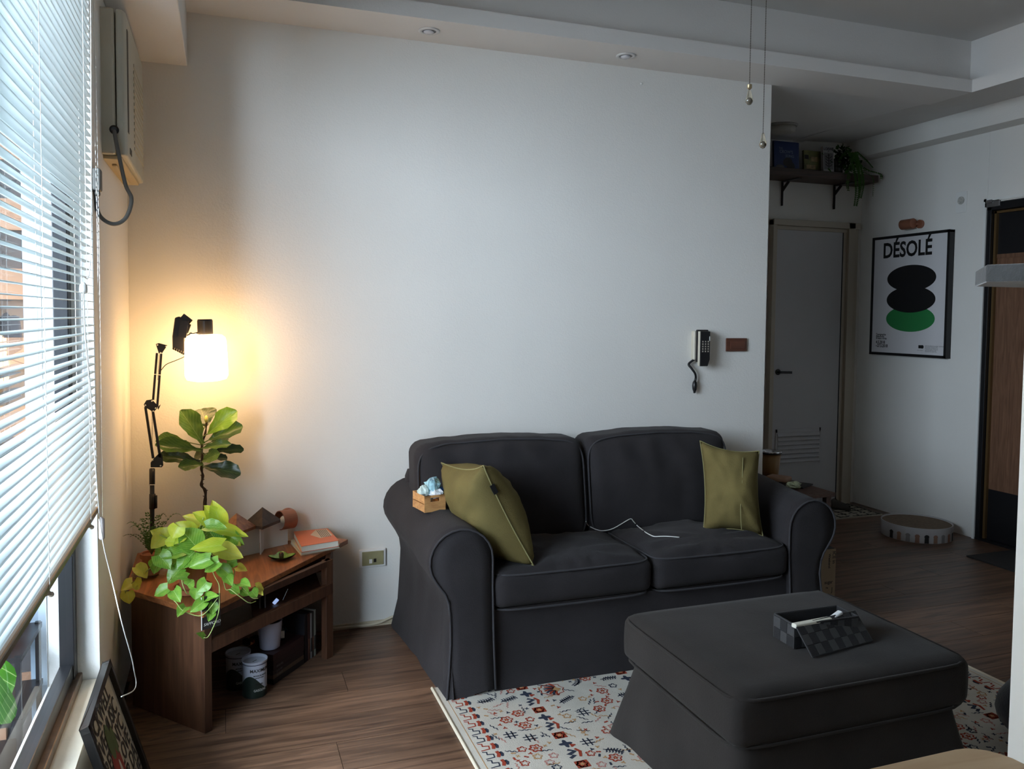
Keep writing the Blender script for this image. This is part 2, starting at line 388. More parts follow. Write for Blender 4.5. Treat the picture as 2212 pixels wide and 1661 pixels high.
# ---------------------------------------------------------------- leaves
def leaf_mesh(name, mat, Ln=1., W=.7, heart=True, fold=.18, droop=.25, tip=.12, wav=0.):
    mb = MB(); R_, Cn = 9, 6; P = []
    for i in range(R_+1):
        t = i/R_
        if heart: wv = W/2*1.08*(max(0,math.sin(PI*min(1,.13+.87*t)**.78))**.85)*(1-.18*t)+(.012 if t < 1 else 0)
        else: wv = W/2*(.25+.75*math.sin(PI*(t*.75+.06))**1.0)*(1-.0*t) * (1 if t < .85 else (1-((t-.85)/.15)**2*.75))*(0.35+.65*min(1, t*1.6))
        row = []
        for j in range(Cn+1):
            s_ = -1+2*j/Cn
            yy = t*Ln
            if heart and t < .2: yy -= (abs(s_)**1.2)*(.2-t)*.75*Ln
            row.append(V((s_*wv, yy, abs(s_)**1.3*fold*wv*2-droop*t*t*Ln+wav*math.sin(t*17+s_*2)*abs(s_)*.03)))
        P.append(row)
    mb.grid(P)
    me = bpy.data.meshes.new(name); me.from_pydata(mb.v, [], mb.f); me.materials.append(mat)
    me.polygons.foreach_set('use_smooth', [True]*len(me.polygons)); me.update(); return me
def leaf_mat(name, c, c2, rough=.35, tr=.4, vein=(.6,.75,.3)):
    mt = bpy.data.materials.new(name); mt.use_nodes = True; nt = mt.node_tree; N = nt.nodes; L = nt.links
    b = N['Principled BSDF']; b.inputs['Roughness'].default_value = rough
    tc = N.new('ShaderNodeTexCoord'); sx = N.new('ShaderNodeSeparateXYZ'); L.new(tc.outputs['Object'], sx.inputs[0])
    n = N.new('ShaderNodeTexNoise'); n.inputs['Scale'].default_value = 2.5; L.new(tc.outputs['Object'], n.inputs[0])
    r = N.new('ShaderNodeValToRGB'); r.color_ramp.elements[0].color = (*c, 1); r.color_ramp.elements[1].color = (*c2, 1)
    r.color_ramp.elements[0].position = .35; r.color_ramp.elements[1].position = .65; L.new(n.outputs['Fac'], r.inputs[0])
    # veins: midrib plus slanted side veins in the leaf's own coordinates
    ab = N.new('ShaderNodeMath'); ab.operation = 'ABSOLUTE'; L.new(sx.outputs[0], ab.inputs[0])
    mu = N.new('ShaderNodeMath'); mu.operation = 'MULTIPLY_ADD'; mu.inputs[1].default_value = -1.1; L.new(ab.outputs[0], mu.inputs[0]); L.new(sx.outputs[1], mu.inputs[2])
    fr = N.new('ShaderNodeMath'); fr.operation = 'PINGPONG'; fr.inputs[1].default_value = .07; L.new(mu.outputs[0], fr.inputs[0])
    lt = N.new('ShaderNodeMath'); lt.operation = 'LESS_THAN'; lt.inputs[1].default_value = .006; L.new(fr.outputs[0], lt.inputs[0])
    l2 = N.new('ShaderNodeMath'); l2.operation = 'LESS_THAN'; l2.inputs[1].default_value = .014; L.new(ab.outputs[0], l2.inputs[0])
    mx_ = N.new('ShaderNodeMath'); mx_.operation = 'MAXIMUM'; L.new(lt.outputs[0], mx_.inputs[0]); L.new(l2.outputs[0], mx_.inputs[1])
    sc_ = N.new('ShaderNodeMath'); sc_.operation = 'MULTIPLY'; sc_.inputs[1].default_value = .45; L.new(mx_.outputs[0], sc_.inputs[0])
    mc = N.new('ShaderNodeMixRGB'); mc.inputs[2].default_value = (*vein, 1); L.new(sc_.outputs[0], mc.inputs[0]); L.new(r.outputs[0], mc.inputs[1])
    L.new(mc.outputs[0], b.inputs['Base Color'])
    t = N.new('ShaderNodeBsdfTranslucent'); L.new(mc.outputs[0], t.inputs[0])
    m2 = N.new('ShaderNodeMixShader'); m2.inputs[0].default_value = tr; L.new(b.outputs[0], m2.inputs[1]); L.new(t.outputs[0], m2.inputs[2]); L.new(m2.outputs[0], N['Material Output'].inputs[0])
    return mt
def put_leaf(me, parent, base, tip, width, facing, name='leaf', flip=1., L0=1.):
    base, tip = V(base), V(tip); d = tip-base; ln = d.length; yd = d.normalized()
    f = V(facing); nz = (f-yd*f.dot(yd)).normalized(); xd = yd.cross(nz)
    o = bpy.data.objects.new(name, me); C.objects.link(o); o.parent = parent
    m = basis(base-parent_world(parent), xd*width, yd*ln, nz*ln); o.matrix_local = m
    return o

CAMDIR = lambda p: (CAM-V(p)).normalized()
# outdoor big leaf plant
bp_ = thing('banana_plant', (-.75,1.75,-.1), 'large bright green leafed potted plant outside the lower left window', 'plant')
MB().lathe([(.1,0),(.14,.2),(.15,.2),(.15,.23),(.12,.23)], (-.75,1.75,-.1)).build('pot', M('orange_clay', (.26,.09,.035), .8), bp_)
bgm = leaf_mesh('leaf', leaf_mat('bright_leaf', (.04,.16,.012), (.07,.24,.02)), 1, 1, False, .12, .15)
MB().tube(smoothpath([(-.75,1.75,.1),(-.72,1.8,.45),(-.62,1.92,.68)], 6), .008, 6).build('stem', M('stem_green', (.25,.4,.1), .6), bp_)
put_leaf(bgm, bp_, at(-60,1395,0,-.52), at(44,1545,0,-.50), .085, (1,-.3,.5))
put_leaf(bgm, bp_, (-.72,1.8,.45), (-.85,1.5,.75), .12, (0,0,1)); put_leaf(bgm, bp_, (-.72,1.8,.4), (-1.0,1.9,.6), .12, (0,0,1))

# ---------------------------------------------------------------- air conditioner
mac = M('aged_cream_plastic', (.50,.47,.38), .5, var=.07, vs=5, bump=.05)
AX, AY0, AY1, AZ0, AZ1 = -.283, 2.90, 3.53, 1.925, 2.385
ac = thing('air_conditioner', (XL,3.2,AZ0), 'yellowed cream window air conditioner high in the left wall', 'air conditioner')
MB().box((XL-.02,AY0,AZ0),(-.315,AY1,AZ1)).build('casing', mac, ac, bevel=.008)
MB().prism([(-.312,AY0+.004),(-.29,AY0+.008),(AX,AY0+.03),(AX,AY1-.02),(-.312,AY1)], AZ0-.002, AZ1).build('front_panel', mac, ac, bevel=.008, seg=3)
gr = MB()
for i in range(14): gr.box((AX-.001,AY0+.25,AZ0+.06+i*.022),(AX+.003,AY1-.04,AZ0+.071+i*.022))
gr.build('louvre_grille', mac, ac)
MB().box((AX-.004,AY0+.045,AZ0+.08),(AX+.002,AY0+.075,AZ1-.05)).build('side_vent', M('vent_dark', (.10,.085,.06), .6), ac)
MB().box((AX-.001,AY0+.1,AZ0+.02),(AX+.002,AY0+.13,AZ0+.04)).box((AX-.001,AY0+.14,AZ0+.02),(AX+.002,AY0+.15,AZ0+.04)).build('control_label', M('label_dark', (.12,.10,.08), .6), ac)
MB().box((XL-.01,AY0+.03,AZ0-.012),(-.30,AY1-.03,AZ0)).box((-.34,AY0+.12,AZ0-.02),(-.325,AY1-.1,AZ0-.012)).build('drip_tray', M('tray_yellow', (.50,.40,.24), .6), ac, bevel=.003)
mrub = M('grey_rubber', (.10,.095,.085), .55)
MB().tube(smoothpath([(-.318,AY0-.004,2.0),(-.31,AY0-.03,1.96),at(270,395,1,2.86),at(284,430,1,2.84),at(272,470,1,2.80),at(245,484,1,2.77),at(215,465,1,2.74),at(204,420,1,2.71),at(202,405,1,2.70)], 8), .0062, 8).build('power_cable', mrub, ac, smooth=True)
pp = at(202,390,1,2.70)
MB().box((XL,2.68,pp.z-.03),(XL+.022,2.725,pp.z+.035)).box((XL+.004,2.69,pp.z-.045),(XL+.018,2.715,pp.z-.03)).build('plug', mrub, ac, bevel=.005)
MB().lathe([(.014,0),(.014,.008),(.008,.012)], (-.318,AY0,2.0), (0,-1,0)).build('cable_grommet', mblk, ac)

# ---------------------------------------------------------------- corner table
mtab = wood('walnut_veneer_lit', (.17,.058,.020), (.36,.135,.050), 1, .38, 12., 4., .1)  # lighter orange copy for the top, lamplight put into the colour
mtab2 = wood('walnut_veneer_shaded', (.050,.020,.010), (.105,.045,.022), 2, .5, 12., 4., .1)  # darker copy of the same veneer, shade put into the colour
TZ = .43
tb = thing('corner_table', (.1,3.2,0), 'low dark wooden corner table below the desk lamp', 'table')
A = V((-.066,2.83)); B = V((.516,3.565)); Lf = V((-.322,3.15))
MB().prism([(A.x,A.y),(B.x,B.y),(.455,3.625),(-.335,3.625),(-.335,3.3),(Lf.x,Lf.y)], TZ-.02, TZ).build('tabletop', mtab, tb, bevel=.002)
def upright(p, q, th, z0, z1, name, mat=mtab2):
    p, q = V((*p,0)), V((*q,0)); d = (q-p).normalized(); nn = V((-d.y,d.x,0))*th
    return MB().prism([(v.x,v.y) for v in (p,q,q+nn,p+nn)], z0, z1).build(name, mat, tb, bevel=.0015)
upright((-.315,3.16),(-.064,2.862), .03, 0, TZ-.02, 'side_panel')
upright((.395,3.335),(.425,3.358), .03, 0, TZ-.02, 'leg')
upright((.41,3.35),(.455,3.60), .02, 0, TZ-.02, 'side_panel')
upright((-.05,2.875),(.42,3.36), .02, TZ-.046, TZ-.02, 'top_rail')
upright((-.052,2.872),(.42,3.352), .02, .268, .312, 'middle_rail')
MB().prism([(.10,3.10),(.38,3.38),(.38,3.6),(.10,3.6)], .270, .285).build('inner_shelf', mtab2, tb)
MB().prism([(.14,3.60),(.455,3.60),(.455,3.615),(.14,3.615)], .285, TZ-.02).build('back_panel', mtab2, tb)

# ---------------------------------------------------------------- pothos on the table
mterra = M('terracotta', (.36,.125,.055), .8, var=.12, vs=9)
pc = V((-.105,3.06,TZ))
po = thing('potted_pothos', pc, 'lime green trailing pothos in a terracotta pot on the corner table', 'plant')
MB().lathe([(.038,.012),(.043,.02),(.052,.10),(.060,.10),(.060,.128),(.052,.128),(.050,.112),(0,.112)], pc, n=28).build('pot', mterra, po, smooth=False)
MB().lathe([(.045,0),(.062,.004),(.066,.022),(.061,.022),(.057,.008),(0,.008)], pc, n=28).build('saucer', mterra, po)
MB().lathe([(.051,.113),(.03,.118),(0,.12)], pc, n=16).build('soil', M('soil', (.02,.014,.01), .95, bump=.8, bs=60), po)
LM = [leaf_mat('pothos_lime', (.50,.66,.05), (.62,.72,.08), tr=.45), leaf_mat('pothos_green', (.13,.33,.035), (.24,.45,.05), tr=.4), leaf_mat('pothos_deep', (.06,.20,.03), (.11,.28,.04), tr=.35), leaf_mat('pothos_yellow', (.62,.66,.09), (.75,.74,.14), tr=.5)]
LG = [leaf_mesh('leaf', mt, 1, 1, True, .16, .16, wav=1) for mt in LM]
def z5(x, y): return 240+x/4.254, 1060+y/4.254
PL_ = [(1000,300,935,95,120,0,0),(960,250,865,140,110,0,0),(985,300,760,200,120,0,0),(870,330,1060,330,95,1,-1),(830,280,655,228,70,3,0),(740,400,590,290,130,0,0),(560,450,362,355,115,0,0),
(770,500,640,340,170,1,-1),(470,430,372,525,100,3,0),(600,480,365,612,150,1,0),(580,470,488,455,85,0,-1),(660,430,585,482,60,0,-1),(1015,500,735,528,95,0,-1.5),(1000,490,905,390,120,2,0),
(960,350,1262,405,90,0,0),(1060,400,1215,492,100,1,0),(1120,490,1185,492,60,3,0),(985,540,1218,605,120,3,-1),(905,500,965,578,80,0,-1),(655,560,455,606,100,1,-1),(690,590,535,690,130,1,-1),(770,560,600,710,150,1,-1),  # the wide yellow leaf has lamplight put into its colour
(910,630,705,700,95,1,-2),(990,650,845,745,90,1,-2),(440,590,545,712,115,1,-1),(640,715,508,850,115,1,-1),(430,675,392,758,80,1,0),(700,795,585,785,60,1,-2),(930,675,1015,695,70,1,-1),(1010,710,1125,800,90,1,-1),
(1160,700,1242,728,60,3,0),(240,700,335,795,95,3,1),(300,700,215,768,85,3,1),(200,845,102,905,85,3,1),(215,835,270,905,85,3,1),(155,925,162,1045,95,3,1),(22,920,42,972,35,3,1),(520,895,388,962,80,1,-1),(575,915,630,1015,85,1,-1.5),
(700,870,760,815,75,1,-2),(880,835,790,935,90,1,-2),(790,900,770,1003,85,1,-2),(870,990,968,955,70,1,-2.3),(855,1015,727,1115,75,1,-2.3),(880,1020,900,1105,60,1,-2.3),(940,1035,930,1145,60,1,-2.3),(690,1068,612,1142,80,1,-2.2),
(920,1120,900,1190,60,1,-2.3),(850,1350,795,1305,45,1,-2.3),(1060,790,1110,862,70,1,-1.5),(1185,850,1275,865,75,1,-1.5),(1105,890,1185,940,65,1,-2),(1195,905,1270,962,65,1,-2),(1330,890,1412,905,75,3,-2),(1290,920,1345,975,75,1,-2),
(1345,935,1395,952,45,3,-2),(1150,640,1055,665,80,1,-1),(620,330,560,440,110,0,-1),(1110,400,1030,360,80,2,.5),(400,640,352,705,60,1,0),(720,360,800,250,120,0,.5),(690,450,720,320,120,1,.5),(860,420,900,300,120,2,.5),(800,470,880,400,120,2,0),(540,520,480,420,110,2,.5),
(930,440,1040,470,100,2,.5),(620,620,560,560,110,2,.5),(850,600,800,540,120,2,.5),(1080,560,1150,680,80,2,.5),(470,500,400,440,100,2,.7)]
for i,(x0,y0,x1,y1,wd,ci,dy) in enumerate(PL_):
    yy = 3.02+dy*.075
    if y1 > 880 and x1 > 380: yy = min(yy, 2.845-(.0 if x1 < 950 else 0)) + (0 if x1 < 1000 else (x1-1000)/400*.10)
    b3 = at(*z5(x0,y0), 1, yy+.012*random.uniform(-1,1)); t3 = at(*z5(x1,y1), 1, yy-.02+.03*random.uniform(-1,1))
    wv = wd/4.254*2.9/1754*1.2
    fc = CAMDIR(b3)*1.0+V((random.uniform(-.5,.5), 0, random.uniform(.1,.9)))
    put_leaf(LG[ci], po, b3, t3, wv*1.12, fc)
mstem = M('vine_stem', (.36,.45,.14), .6)
def z5p(l, yy, r=.0016):
    pts = [at(*z5(x,y), 1, (yy[i] if isinstance(yy, (list,tuple)) else yy)) for i,(x,y) in enumerate(l)]
    MB().tube(smoothpath(pts, 5), r, 5).build('stem', mstem, po, smooth=True)
z5p([(880,560),(940,760),(990,860),(995,960),(985,1130),(900,1330),(850,1350)], [3.03,2.93,2.87,2.84,2.84,2.84,2.84])
z5p([(640,700),(520,850),(520,940),(600,1030),(660,1100),(800,1150),(880,1110),(980,985)], [3.0,2.9,2.86,2.83,2.83,2.83,2.83,2.83])
z5p([(900,600),(1010,740),(1050,900),(1100,910),(1180,970),(1270,1030),(1330,1015)], [3.03,2.96,2.90,2.88,2.88,2.9,2.93])
z5p([(900,560),(1000,660),(1130,720),(1120,850),(1200,880),(1290,980),(1350,990)], [3.03,3.0,2.95,2.92,2.92,2.93,2.94])
z5p([(640,640),(430,670),(350,720),(230,820),(150,880),(130,940)], [3.03,3.05,3.08,3.1,3.1,3.1])
z5p([(700,640),(650,800),(680,920),(720,950),(790,900)], [2.98,2.9,2.88,2.87,2.87])
for q in ((935,95),(865,160),(640,340),(735,528),(1218,605),(455,606),(600,700),(1215,492),(362,355),(508,850)):
    b3 = at(*z5(q[0]*.8+780*.2, q[1]*.8+600*.2), 1, 3.0)
    MB().tube(smoothpath([pc+V((random.uniform(-.02,.02),random.uniform(-.02,.02),.115)), (pc+b3)/2+V((0,0,.07)), b3], 5), .0017, 5).build('petiole', mstem, po, smooth=True)

# ---------------------------------------------------------------- fiddle leaf fig behind
fy = 3.47
fgc = at(437,1200,1,fy)
fg = thing('fiddle_leaf_fig', (fgc.x,fy,TZ), 'young fiddle leaf fig on a thin bare trunk behind the pothos', 'plant')
MB().lathe([(.04,0),(.055,.09),(.06,.09),(.06,.11),(.05,.11),(.048,.095),(0,.095)], (fgc.x,fy,TZ)).build('pot', M('dark_pot', (.05,.04,.035), .6), fg)
def z4(x, y): return 240+x/3.611, 660+y/3.611
stp = [at(*z4(x,y), 1, fy) for x,y in ((728,1680),(730,1560),(735,1450),(705,1400),(715,1330),(705,1270),(710,1180),(710,1090),(738,980),(745,900))]
stp[0] = V((fgc.x,fy,TZ+.09))
tr_ = MB(); tr_.tube(smoothpath(stp, 6), .006, 8, rf=lambda t: .0065-.003*t+.0012*math.sin(t*60))
for t in range(7): 
    q = smoothpath(stp, 6)[6+t*3]; tr_.bar(q, q+V((random.choice((-1,1))*.009,-.004,.006)), .003)
tr_.build('trunk', M('bark_dark', (.045,.026,.016), .9, bump=.5), fg, smooth=True)
FM = [leaf_mat('fig_dark', (.022,.045,.014), (.045,.075,.022), .3, .15, (.20,.25,.10)), leaf_mat('fig_mid', (.06,.14,.025), (.12,.21,.04), .3, .3, (.30,.40,.15)), leaf_mat('fig_bright', (.16,.34,.03), (.24,.44,.05), .3, .45, (.4,.55,.2))]
FG = [leaf_mesh('leaf', mt, 1, 1, False, .12, .10, wav=1.5) for mt in FM]
for (x0,y0,x1,y1,wd,ci,dy) in [(715,1080,558,818,165,1,-.06),(755,1000,968,818,150,2,-.05),(760,1050,1018,930,130,1,-.02),(745,940,700,800,200,0,.05),(700,1130,355,1075,120,1,-.07),(590,1065,345,1040,110,1,.03),(695,1220,365,1160,110,0,.0),
    (718,1240,528,1250,95,1,-.04),(720,1255,1008,1305,135,0,-.05),(710,1112,925,1072,75,1,-.07),(710,1215,835,1150,110,1,-.08),(780,1140,1037,1115,80,0,.02),(780,1065,917,1018,75,0,.05),(770,1190,912,1185,60,0,.04),(735,1160,640,1180,90,0,.05)]:
    b3 = at(*z4(x0,y0), 1, fy+dy*.3); t3 = at(*z4(x1,y1), 1, fy+dy)
    put_leaf(FG[ci], fg, b3, t3, wd/3.611*3.25/1754*1.1, CAMDIR(b3)+V((random.uniform(-.3,.3),0,.55)))
    MB().tube([at(*z4(712,y0+25), 1, fy), b3], .0022, 5).build('petiole', M('petiole_green', (.12,.16,.05), .6), fg)
MB().sphere(at(*z4(742,885), 1, fy-.03), .011, 8, (.7,.7,1.4)).build('bud', M('bud_yellow', (.65,.60,.15), .5), fg, smooth=True)

# ---------------------------------------------------------------- fern in clay pot
fp = V((-.255,3.29,TZ))
fn = thing('potted_fern', fp, 'small feathery fern in a clay pot beside the lamp pole', 'plant')
MB().lathe([(.026,.008),(.036,.072),(.041,.072),(.041,.088),(.034,.088),(.033,.08),(0,.08)], fp).build('pot', mterra, fn)
frd = M('fern_green', (.055,.13,.03), .6, transl=.3, var=.3, vs=30)
for i in range(19):
    a = 2*PI*i/19+random.uniform(-.2,.2); rr = random.uniform(.04,.11); hh = random.uniform(.06,.16)
    mb = MB(); n = 11; pts = []
    for k in range(n+1):
        t = k/n; pts.append(fp+V((math.cos(a)*rr*t, math.sin(a)*rr*t*.8, .08+hh*math.sin(t*1.9)/math.sin(1.57))))
    mb.tube(pts, .0006, 4)
    sd = V((-math.sin(a), math.cos(a), 0))
    for k in range(2, n+1):
        w_ = .020*(1.15-k/n)
        for s_ in (-1, 1):
            q = pts[k]; dv = (pts[k]-pts[k-1]).normalized()
            e = q+sd*s_*w_+dv*w_*.4; mb.add([q, q+dv*.004+(e-q)*.5+V((0,0,.001)), e, q-dv*.003+(e-q)*.5], [(0,1,2,3)])
    mb.build('frond', frd, fn, fix=False)
tag(MB().lathe([(.035,.0),(.062,.002),(.072,.012),(.060,.03),(.048,.042),(.046,.042),(.058,.028),(.068,.012),(.05,.004),(0,.004)], (fp.x,fp.y,TZ), n=28).build('glass_bowl', glassy('clear_glass', (.95,.97,.95), .10), smooth=True), 'clear glass bowl under the clay pot of the fern', 'bowl')

# ---------------------------------------------------------------- desk lamp on articulated arm
LY = 3.40
dl = thing('desk_lamp', (-.262,LY,TZ), 'black articulated arm lamp glowing with a white glass shade', 'lamp')
mlamp = M('lamp_black', (.012,.011,.012), .4)
mriv = M('rivet_steel', (.6,.6,.6), .3, metal=1)
q = lambda x, y, dy=0.: at(*z4(x,y), 1, LY+dy)
base = q(315,1640); pbot = V((base.x, LY, TZ))
MB().tube([pbot, q(320,1270)], .0085, 12).build('pole', mlamp, dl, smooth=True)
MB().tube([q(322,1585), q(322,1470)], .0115, 12).tube([q(352,1580,-.005), q(352,1480,-.005)], .004, 8).build('pole_clamp', mlamp, dl, smooth=True)
MB().tube([q(320,1400), q(320,1275)], .0105, 12).build('pole_sleeve', mlamp, dl, smooth=True)
MB().lathe([(.05,0),(.05,.012),(.012,.018)], (pbot.x+.0,LY,TZ), n=24).build('base', mlamp, dl, smooth=False)
def plate(pts, name, th=.012):
    a = [q(x,y,-th/2) for x,y in pts]; b = [q(x,y,th/2) for x,y in pts]; n = len(pts)
    mb = MB(); mb.add(a+b, [tuple(range(n)), tuple(range(n,2*n))[::-1]]+[(i,(i+1)%n,n+(i+1)%n,n+i) for i in range(n)])
    return mb.build(name, mlamp, dl, bevel=.0015)
plate([(308,1225),(330,1195),(375,1150),(400,1160),(408,1245),(395,1262),(308,1262)], 'lower_joint')
plate([(255,770),(275,738),(318,732),(355,770),(362,800),(330,832),(262,790)], 'elbow_joint')
plate([(348,300),(372,292),(440,310),(398,372),(372,375)], 'upper_joint')
plate([(362,795),(388,768),(380,790),(368,815)], 'wing_nut', .008)
for a, b in (((268,790),(328,1190)), ((325,815),(382,1180))): MB().bar(q(*a), q(*b), .012, .009).build('lower_arm', mlamp, dl)
for a, b in (((358,370),(328,735)), ((392,375),(360,790))): MB().bar(q(*a), q(*b), .012, .008).build('upper_arm', mlamp, dl)
sp = MB()
for (a, b) in (((322,840),(320,1100)), ((376,380),(365,580))):
    p0, p1 = q(*a, -.004), q(*b, -.004); L_ = (p1-p0)
    MB().tube([p0+L_*(k/120)+V((math.cos(k*1.3)*.0025, math.sin(k*1.3)*.0025, 0)) for k in range(121)], .0007, 4).build('spring', M('spring_dark', (.10,.09,.08), .4, metal=.8), dl)

rv = MB()
for (x,y) in ((268,778),(318,746),(346,802),(328,824),(360,306),(428,318),(385,368),(324,1206),(386,1250)): rv.lathe([(.0032,0),(.003,.0025),(0,.003)], q(x,y,-.0085), (0,-1,0), 8)
rv.build('rivets', mriv, dl, smooth=True)['kind'] = 'stuff'
for (a, b) in (((330,535),(388,542)), ((300,1398),(345,1398))): MB().tube([q(*a,-.012), q(*b,-.012)], .0014, 6).build('cable_tie', mcord, dl)
# clip head with its two jaws
c0 = [q(500,90,.0), q(545,82), q(620,135), q(585,200), q(580,385), q(478,335), q(478,240)]
mb = MB(); n = 7
mb.add([p+V((0,-.012,0)) for p in (q(498,95),q(530,84),q(575,110),q(578,385),q(560,382),q(480,335),q(478,240))]+[p+V((0,.03,0)) for p in (q(498,95),q(530,84),q(575,110),q(578,385),q(560,382),q(480,335),q(478,240))], [tuple(range(7)), tuple(range(7,14))[::-1]]+[(i,(i+1)%7,7+(i+1)%7,7+i) for i in range(7)])
mb.build('clip_body', mlamp, dl, bevel=.004)
MB().bar(q(548,85,-.01), q(618,138,-.01), .006, .03).bar(q(575,115,-.02), q(555,250,-.02), .012, .03).bar(q(600,140,-.02), q(575,210,-.02), .01, .025).build('clip_jaw', mlamp, dl, bevel=.002)
hd = MB()
for i in range(6): hd.sphere(q(490+i*17, 335+i*8, -.01), .006, 8)
hd.build('clip_teeth', mlamp, dl, smooth=True)
MB().tube([q(590,235,-.01), q(690,210,-.004)], .004, 8).sphere(q(622,222,-.012), .007, 8).build('swivel_arm', M('chrome', (.5,.5,.5), .2, metal=1), dl, smooth=True)
sc_ = q(742,400); axs = (q(755,590)-q(742,215)).normalized()
top = q(735,222)
MB().lathe([(.0,-.058),(.026,-.058),(.029,-.052),(.029,.004),(.012,.006)], top, axs, 24).build('lamp_holder', mlamp, dl, smooth=False, bevel=.001)
HL = (q(755,590)-top).length
msh = M('glowing_opal_glass', (.95,.9,.8), .3, emit=LAMPC, es=LAMP)
MB().lathe([(.02,.0),(.060,.004),(.073,.014),(.077,.03),(.0795,.10),(.080,HL-.022),(.073,HL-.008),(.05,HL-.002),(0,HL)], top, axs, 32).build('shade', msh, dl, smooth=True)
MB().tube(smoothpath([q(390,505), q(430,460), q(500,430), q(560,405), q(590,385)], 6), .0018, 6).build('lamp_cable', mlamp, dl, smooth=True)

# ---------------------------------------------------------------- house ornaments on table
mroofs = [wood('roof_red_wood', (.16,.055,.022), (.30,.12,.05), 0, .35, 6, 8), wood('roof_dark_wood', (.030,.017,.011), (.065,.038,.025), 0, .6, 6, 8)]
mwhite = M('white_board', (.66,.65,.62), .5)
for i,(ax_, ay, la) in enumerate((((.050),3.40,'red-brown pyramid roofed ornament with white board walls, left of pair'), (.152,3.475,'dark walnut pyramid roofed ornament with white board walls, right of pair'))):
    h = thing('pyramid_house', (ax_,ay,TZ), la, 'ornament', 'pyramid roofed ornaments on the corner table')
    s_ = .074; zb = .543; zt_ = .556
    cs = [(ax_-s_,ay+.005),(ax_-.004,ay-s_*.95),(ax_+s_,ay+.03),(ax_+.004,ay+s_)]
    MB().prism(cs, zb, zt_).build('roof_slab', mroofs[i], h, bevel=.001)
    MB().add([(x,y,zt_) for x,y in cs]+[(ax_,ay,.620)], [(0,1,4),(1,2,4),(2,3,4),(3,0,4),(3,2,1,0)]).build('roof', mroofs[i], h)
    p0 = V((ax_-.008,ay+.035)); pr_ = V((ax_+(.108 if i else .085),ay+(.115 if i else .08)));
    if i: MB().prism([(p0.x,p0.y),(pr_.x,pr_.y-.02),(pr_.x-.002,pr_.y-.016),(p0.x,p0.y+.005)], TZ, zb-.004+.0).build('long_wall', mwhite, h, bevel=.0005)
    else: MB().prism([(ax_-.02,ay+.02),(ax_+.09,ay+.075),(ax_+.088,ay+.079),(ax_-.022,ay+.024)], TZ, zb).build('long_wall', mwhite, h, bevel=.0005)
    MB().prism([(ax_-.012,ay-.03),(ax_-.008,ay-.031),(ax_+.01,ay+.05),(ax_+.006,ay+.051)], TZ, zb).build('short_wall', mwhite, h, bevel=.0005)

# copper wall spots (back wall and above the poster)
mcop = M('copper_brown', (.30,.12,.07), .45, metal=.25, var=.1, vs=12)
def spot(name, c, axis, wallp, wn_, r, ln, label):
    t = thing(name, wallp, label, 'wall lamp')
    c = V(c); axis = V(axis).normalized()
    MB().lathe([(r*.9,-.002),(r,0),(r,ln),(r*.93,ln),(r*.9,ln*.45),(0,ln*.45)], c-axis*ln/2, axis, 28).build('shade', mcop, t, smooth=False)
    MB().lathe([(r*.86,0),(r*.86,.016),(r*.80,.018)], wallp, wn_, 24).build('wall_plate', mcop, t)
    MB().tube([V(wallp)+V(wn_)*.015, c], .007, 8).build('bracket', mcop, t)
    MB().sphere(c+axis*ln*.15, r*.45, 12).build('bulb', M('frosted_bulb', (.7,.68,.62), .25), t, smooth=True)
spot('wall_spotlight', at(618,1122,1,3.57), (-1,-.55,.05), (at(622,1125,1,D).x, D, .535), (0,-1,0), .041, .064, 'copper cylinder spotlight on the back wall above the table books')

# books and dish
def slab_book(name, cs, z0, z1, cover, label, pages=True, group=None):
    t = thing(name, (sum(c.x for c in cs)/4, sum(c.y for c in cs)/4, z0), label, 'book', group)
    pts = [(c.x,c.y) for c in cs]; th = z1-z0
    ctr = V((sum(p[0] for p in pts)/4, sum(p[1] for p in pts)/4))
    ins = [tuple(ctr+(V(p)-ctr)*.97) for p in pts]
    MB().prism(ins, z0+.0015, z1-.0015).build('pages', M('paper', (.74,.72,.62), .8, bump=.2, bs=300), t)
    MB().prism(pts, z1-.0016, z1).prism(pts, z0, z0+.0016).build('cover', cover, t)
    return t
c1_ = [at(627,1166,2,.446), at(650,1192,2,.446), at(734,1176,2,.446), at(705,1152,2,.446)]
slab_book('paperback_book', c1_, TZ, .446, M('pale_cover', (.66,.58,.40), .6), 'pale yellow paperback lying under the orange book')
c2_ = [at(634,1148,2,.473), at(651,1180,2,.473), at(732,1167,2,.473), at(708,1141,2,.473)]
ob = slab_book('orange_book', c2_, .4465, .473, M('orange_cover', (.66,.17,.07), .45), 'orange covered book lying on top of the pile by the dish')
e1 = (c2_[3]-c2_[0]); e2 = (c2_[1]-c2_[0]); z_ = V((0,0,.0004))
art = MB(); art.add([c2_[0]+e1*a+e2*b+z_ for a,b in ((.40,.35),(.62,.05),(.95,.05),(1,.5),(.62,.62))], [(0,1,2,3,4)]); art.build('cover_patch', M('beige_print', (.62,.48,.36), .6), ob)
st = MB()
for k in range(6): st.grid([[c2_[0]+e1*(.64+.05*k+.02*math.sin(t*1.5)+dd)+e2*(.08+.5*t)+z_*2 for t in (0,.25,.5,.75,1)] for dd in (0,.022)])
st.build('cover_stripes', M('grey_print', (.12,.11,.10), .6), ob)
MB().text('LE CHAT', .014, c2_[0]+e1*.06+e2*.45+z_*2, e1.normalized(), -e2.normalized(), .0004).text('BOTTE', .010, c2_[0]+e1*.06+e2*.68+z_*2, e1.normalized(), -e2.normalized(), .0003).build('cover_title', M('red_print', (.42,.06,.02), .6), ob) if False else None
dc = at(609,1203,2,TZ+.01)
ds = thing('trinket_dish', (dc.x,dc.y,TZ), 'small square dish, leaf green inside and black outside', 'dish')
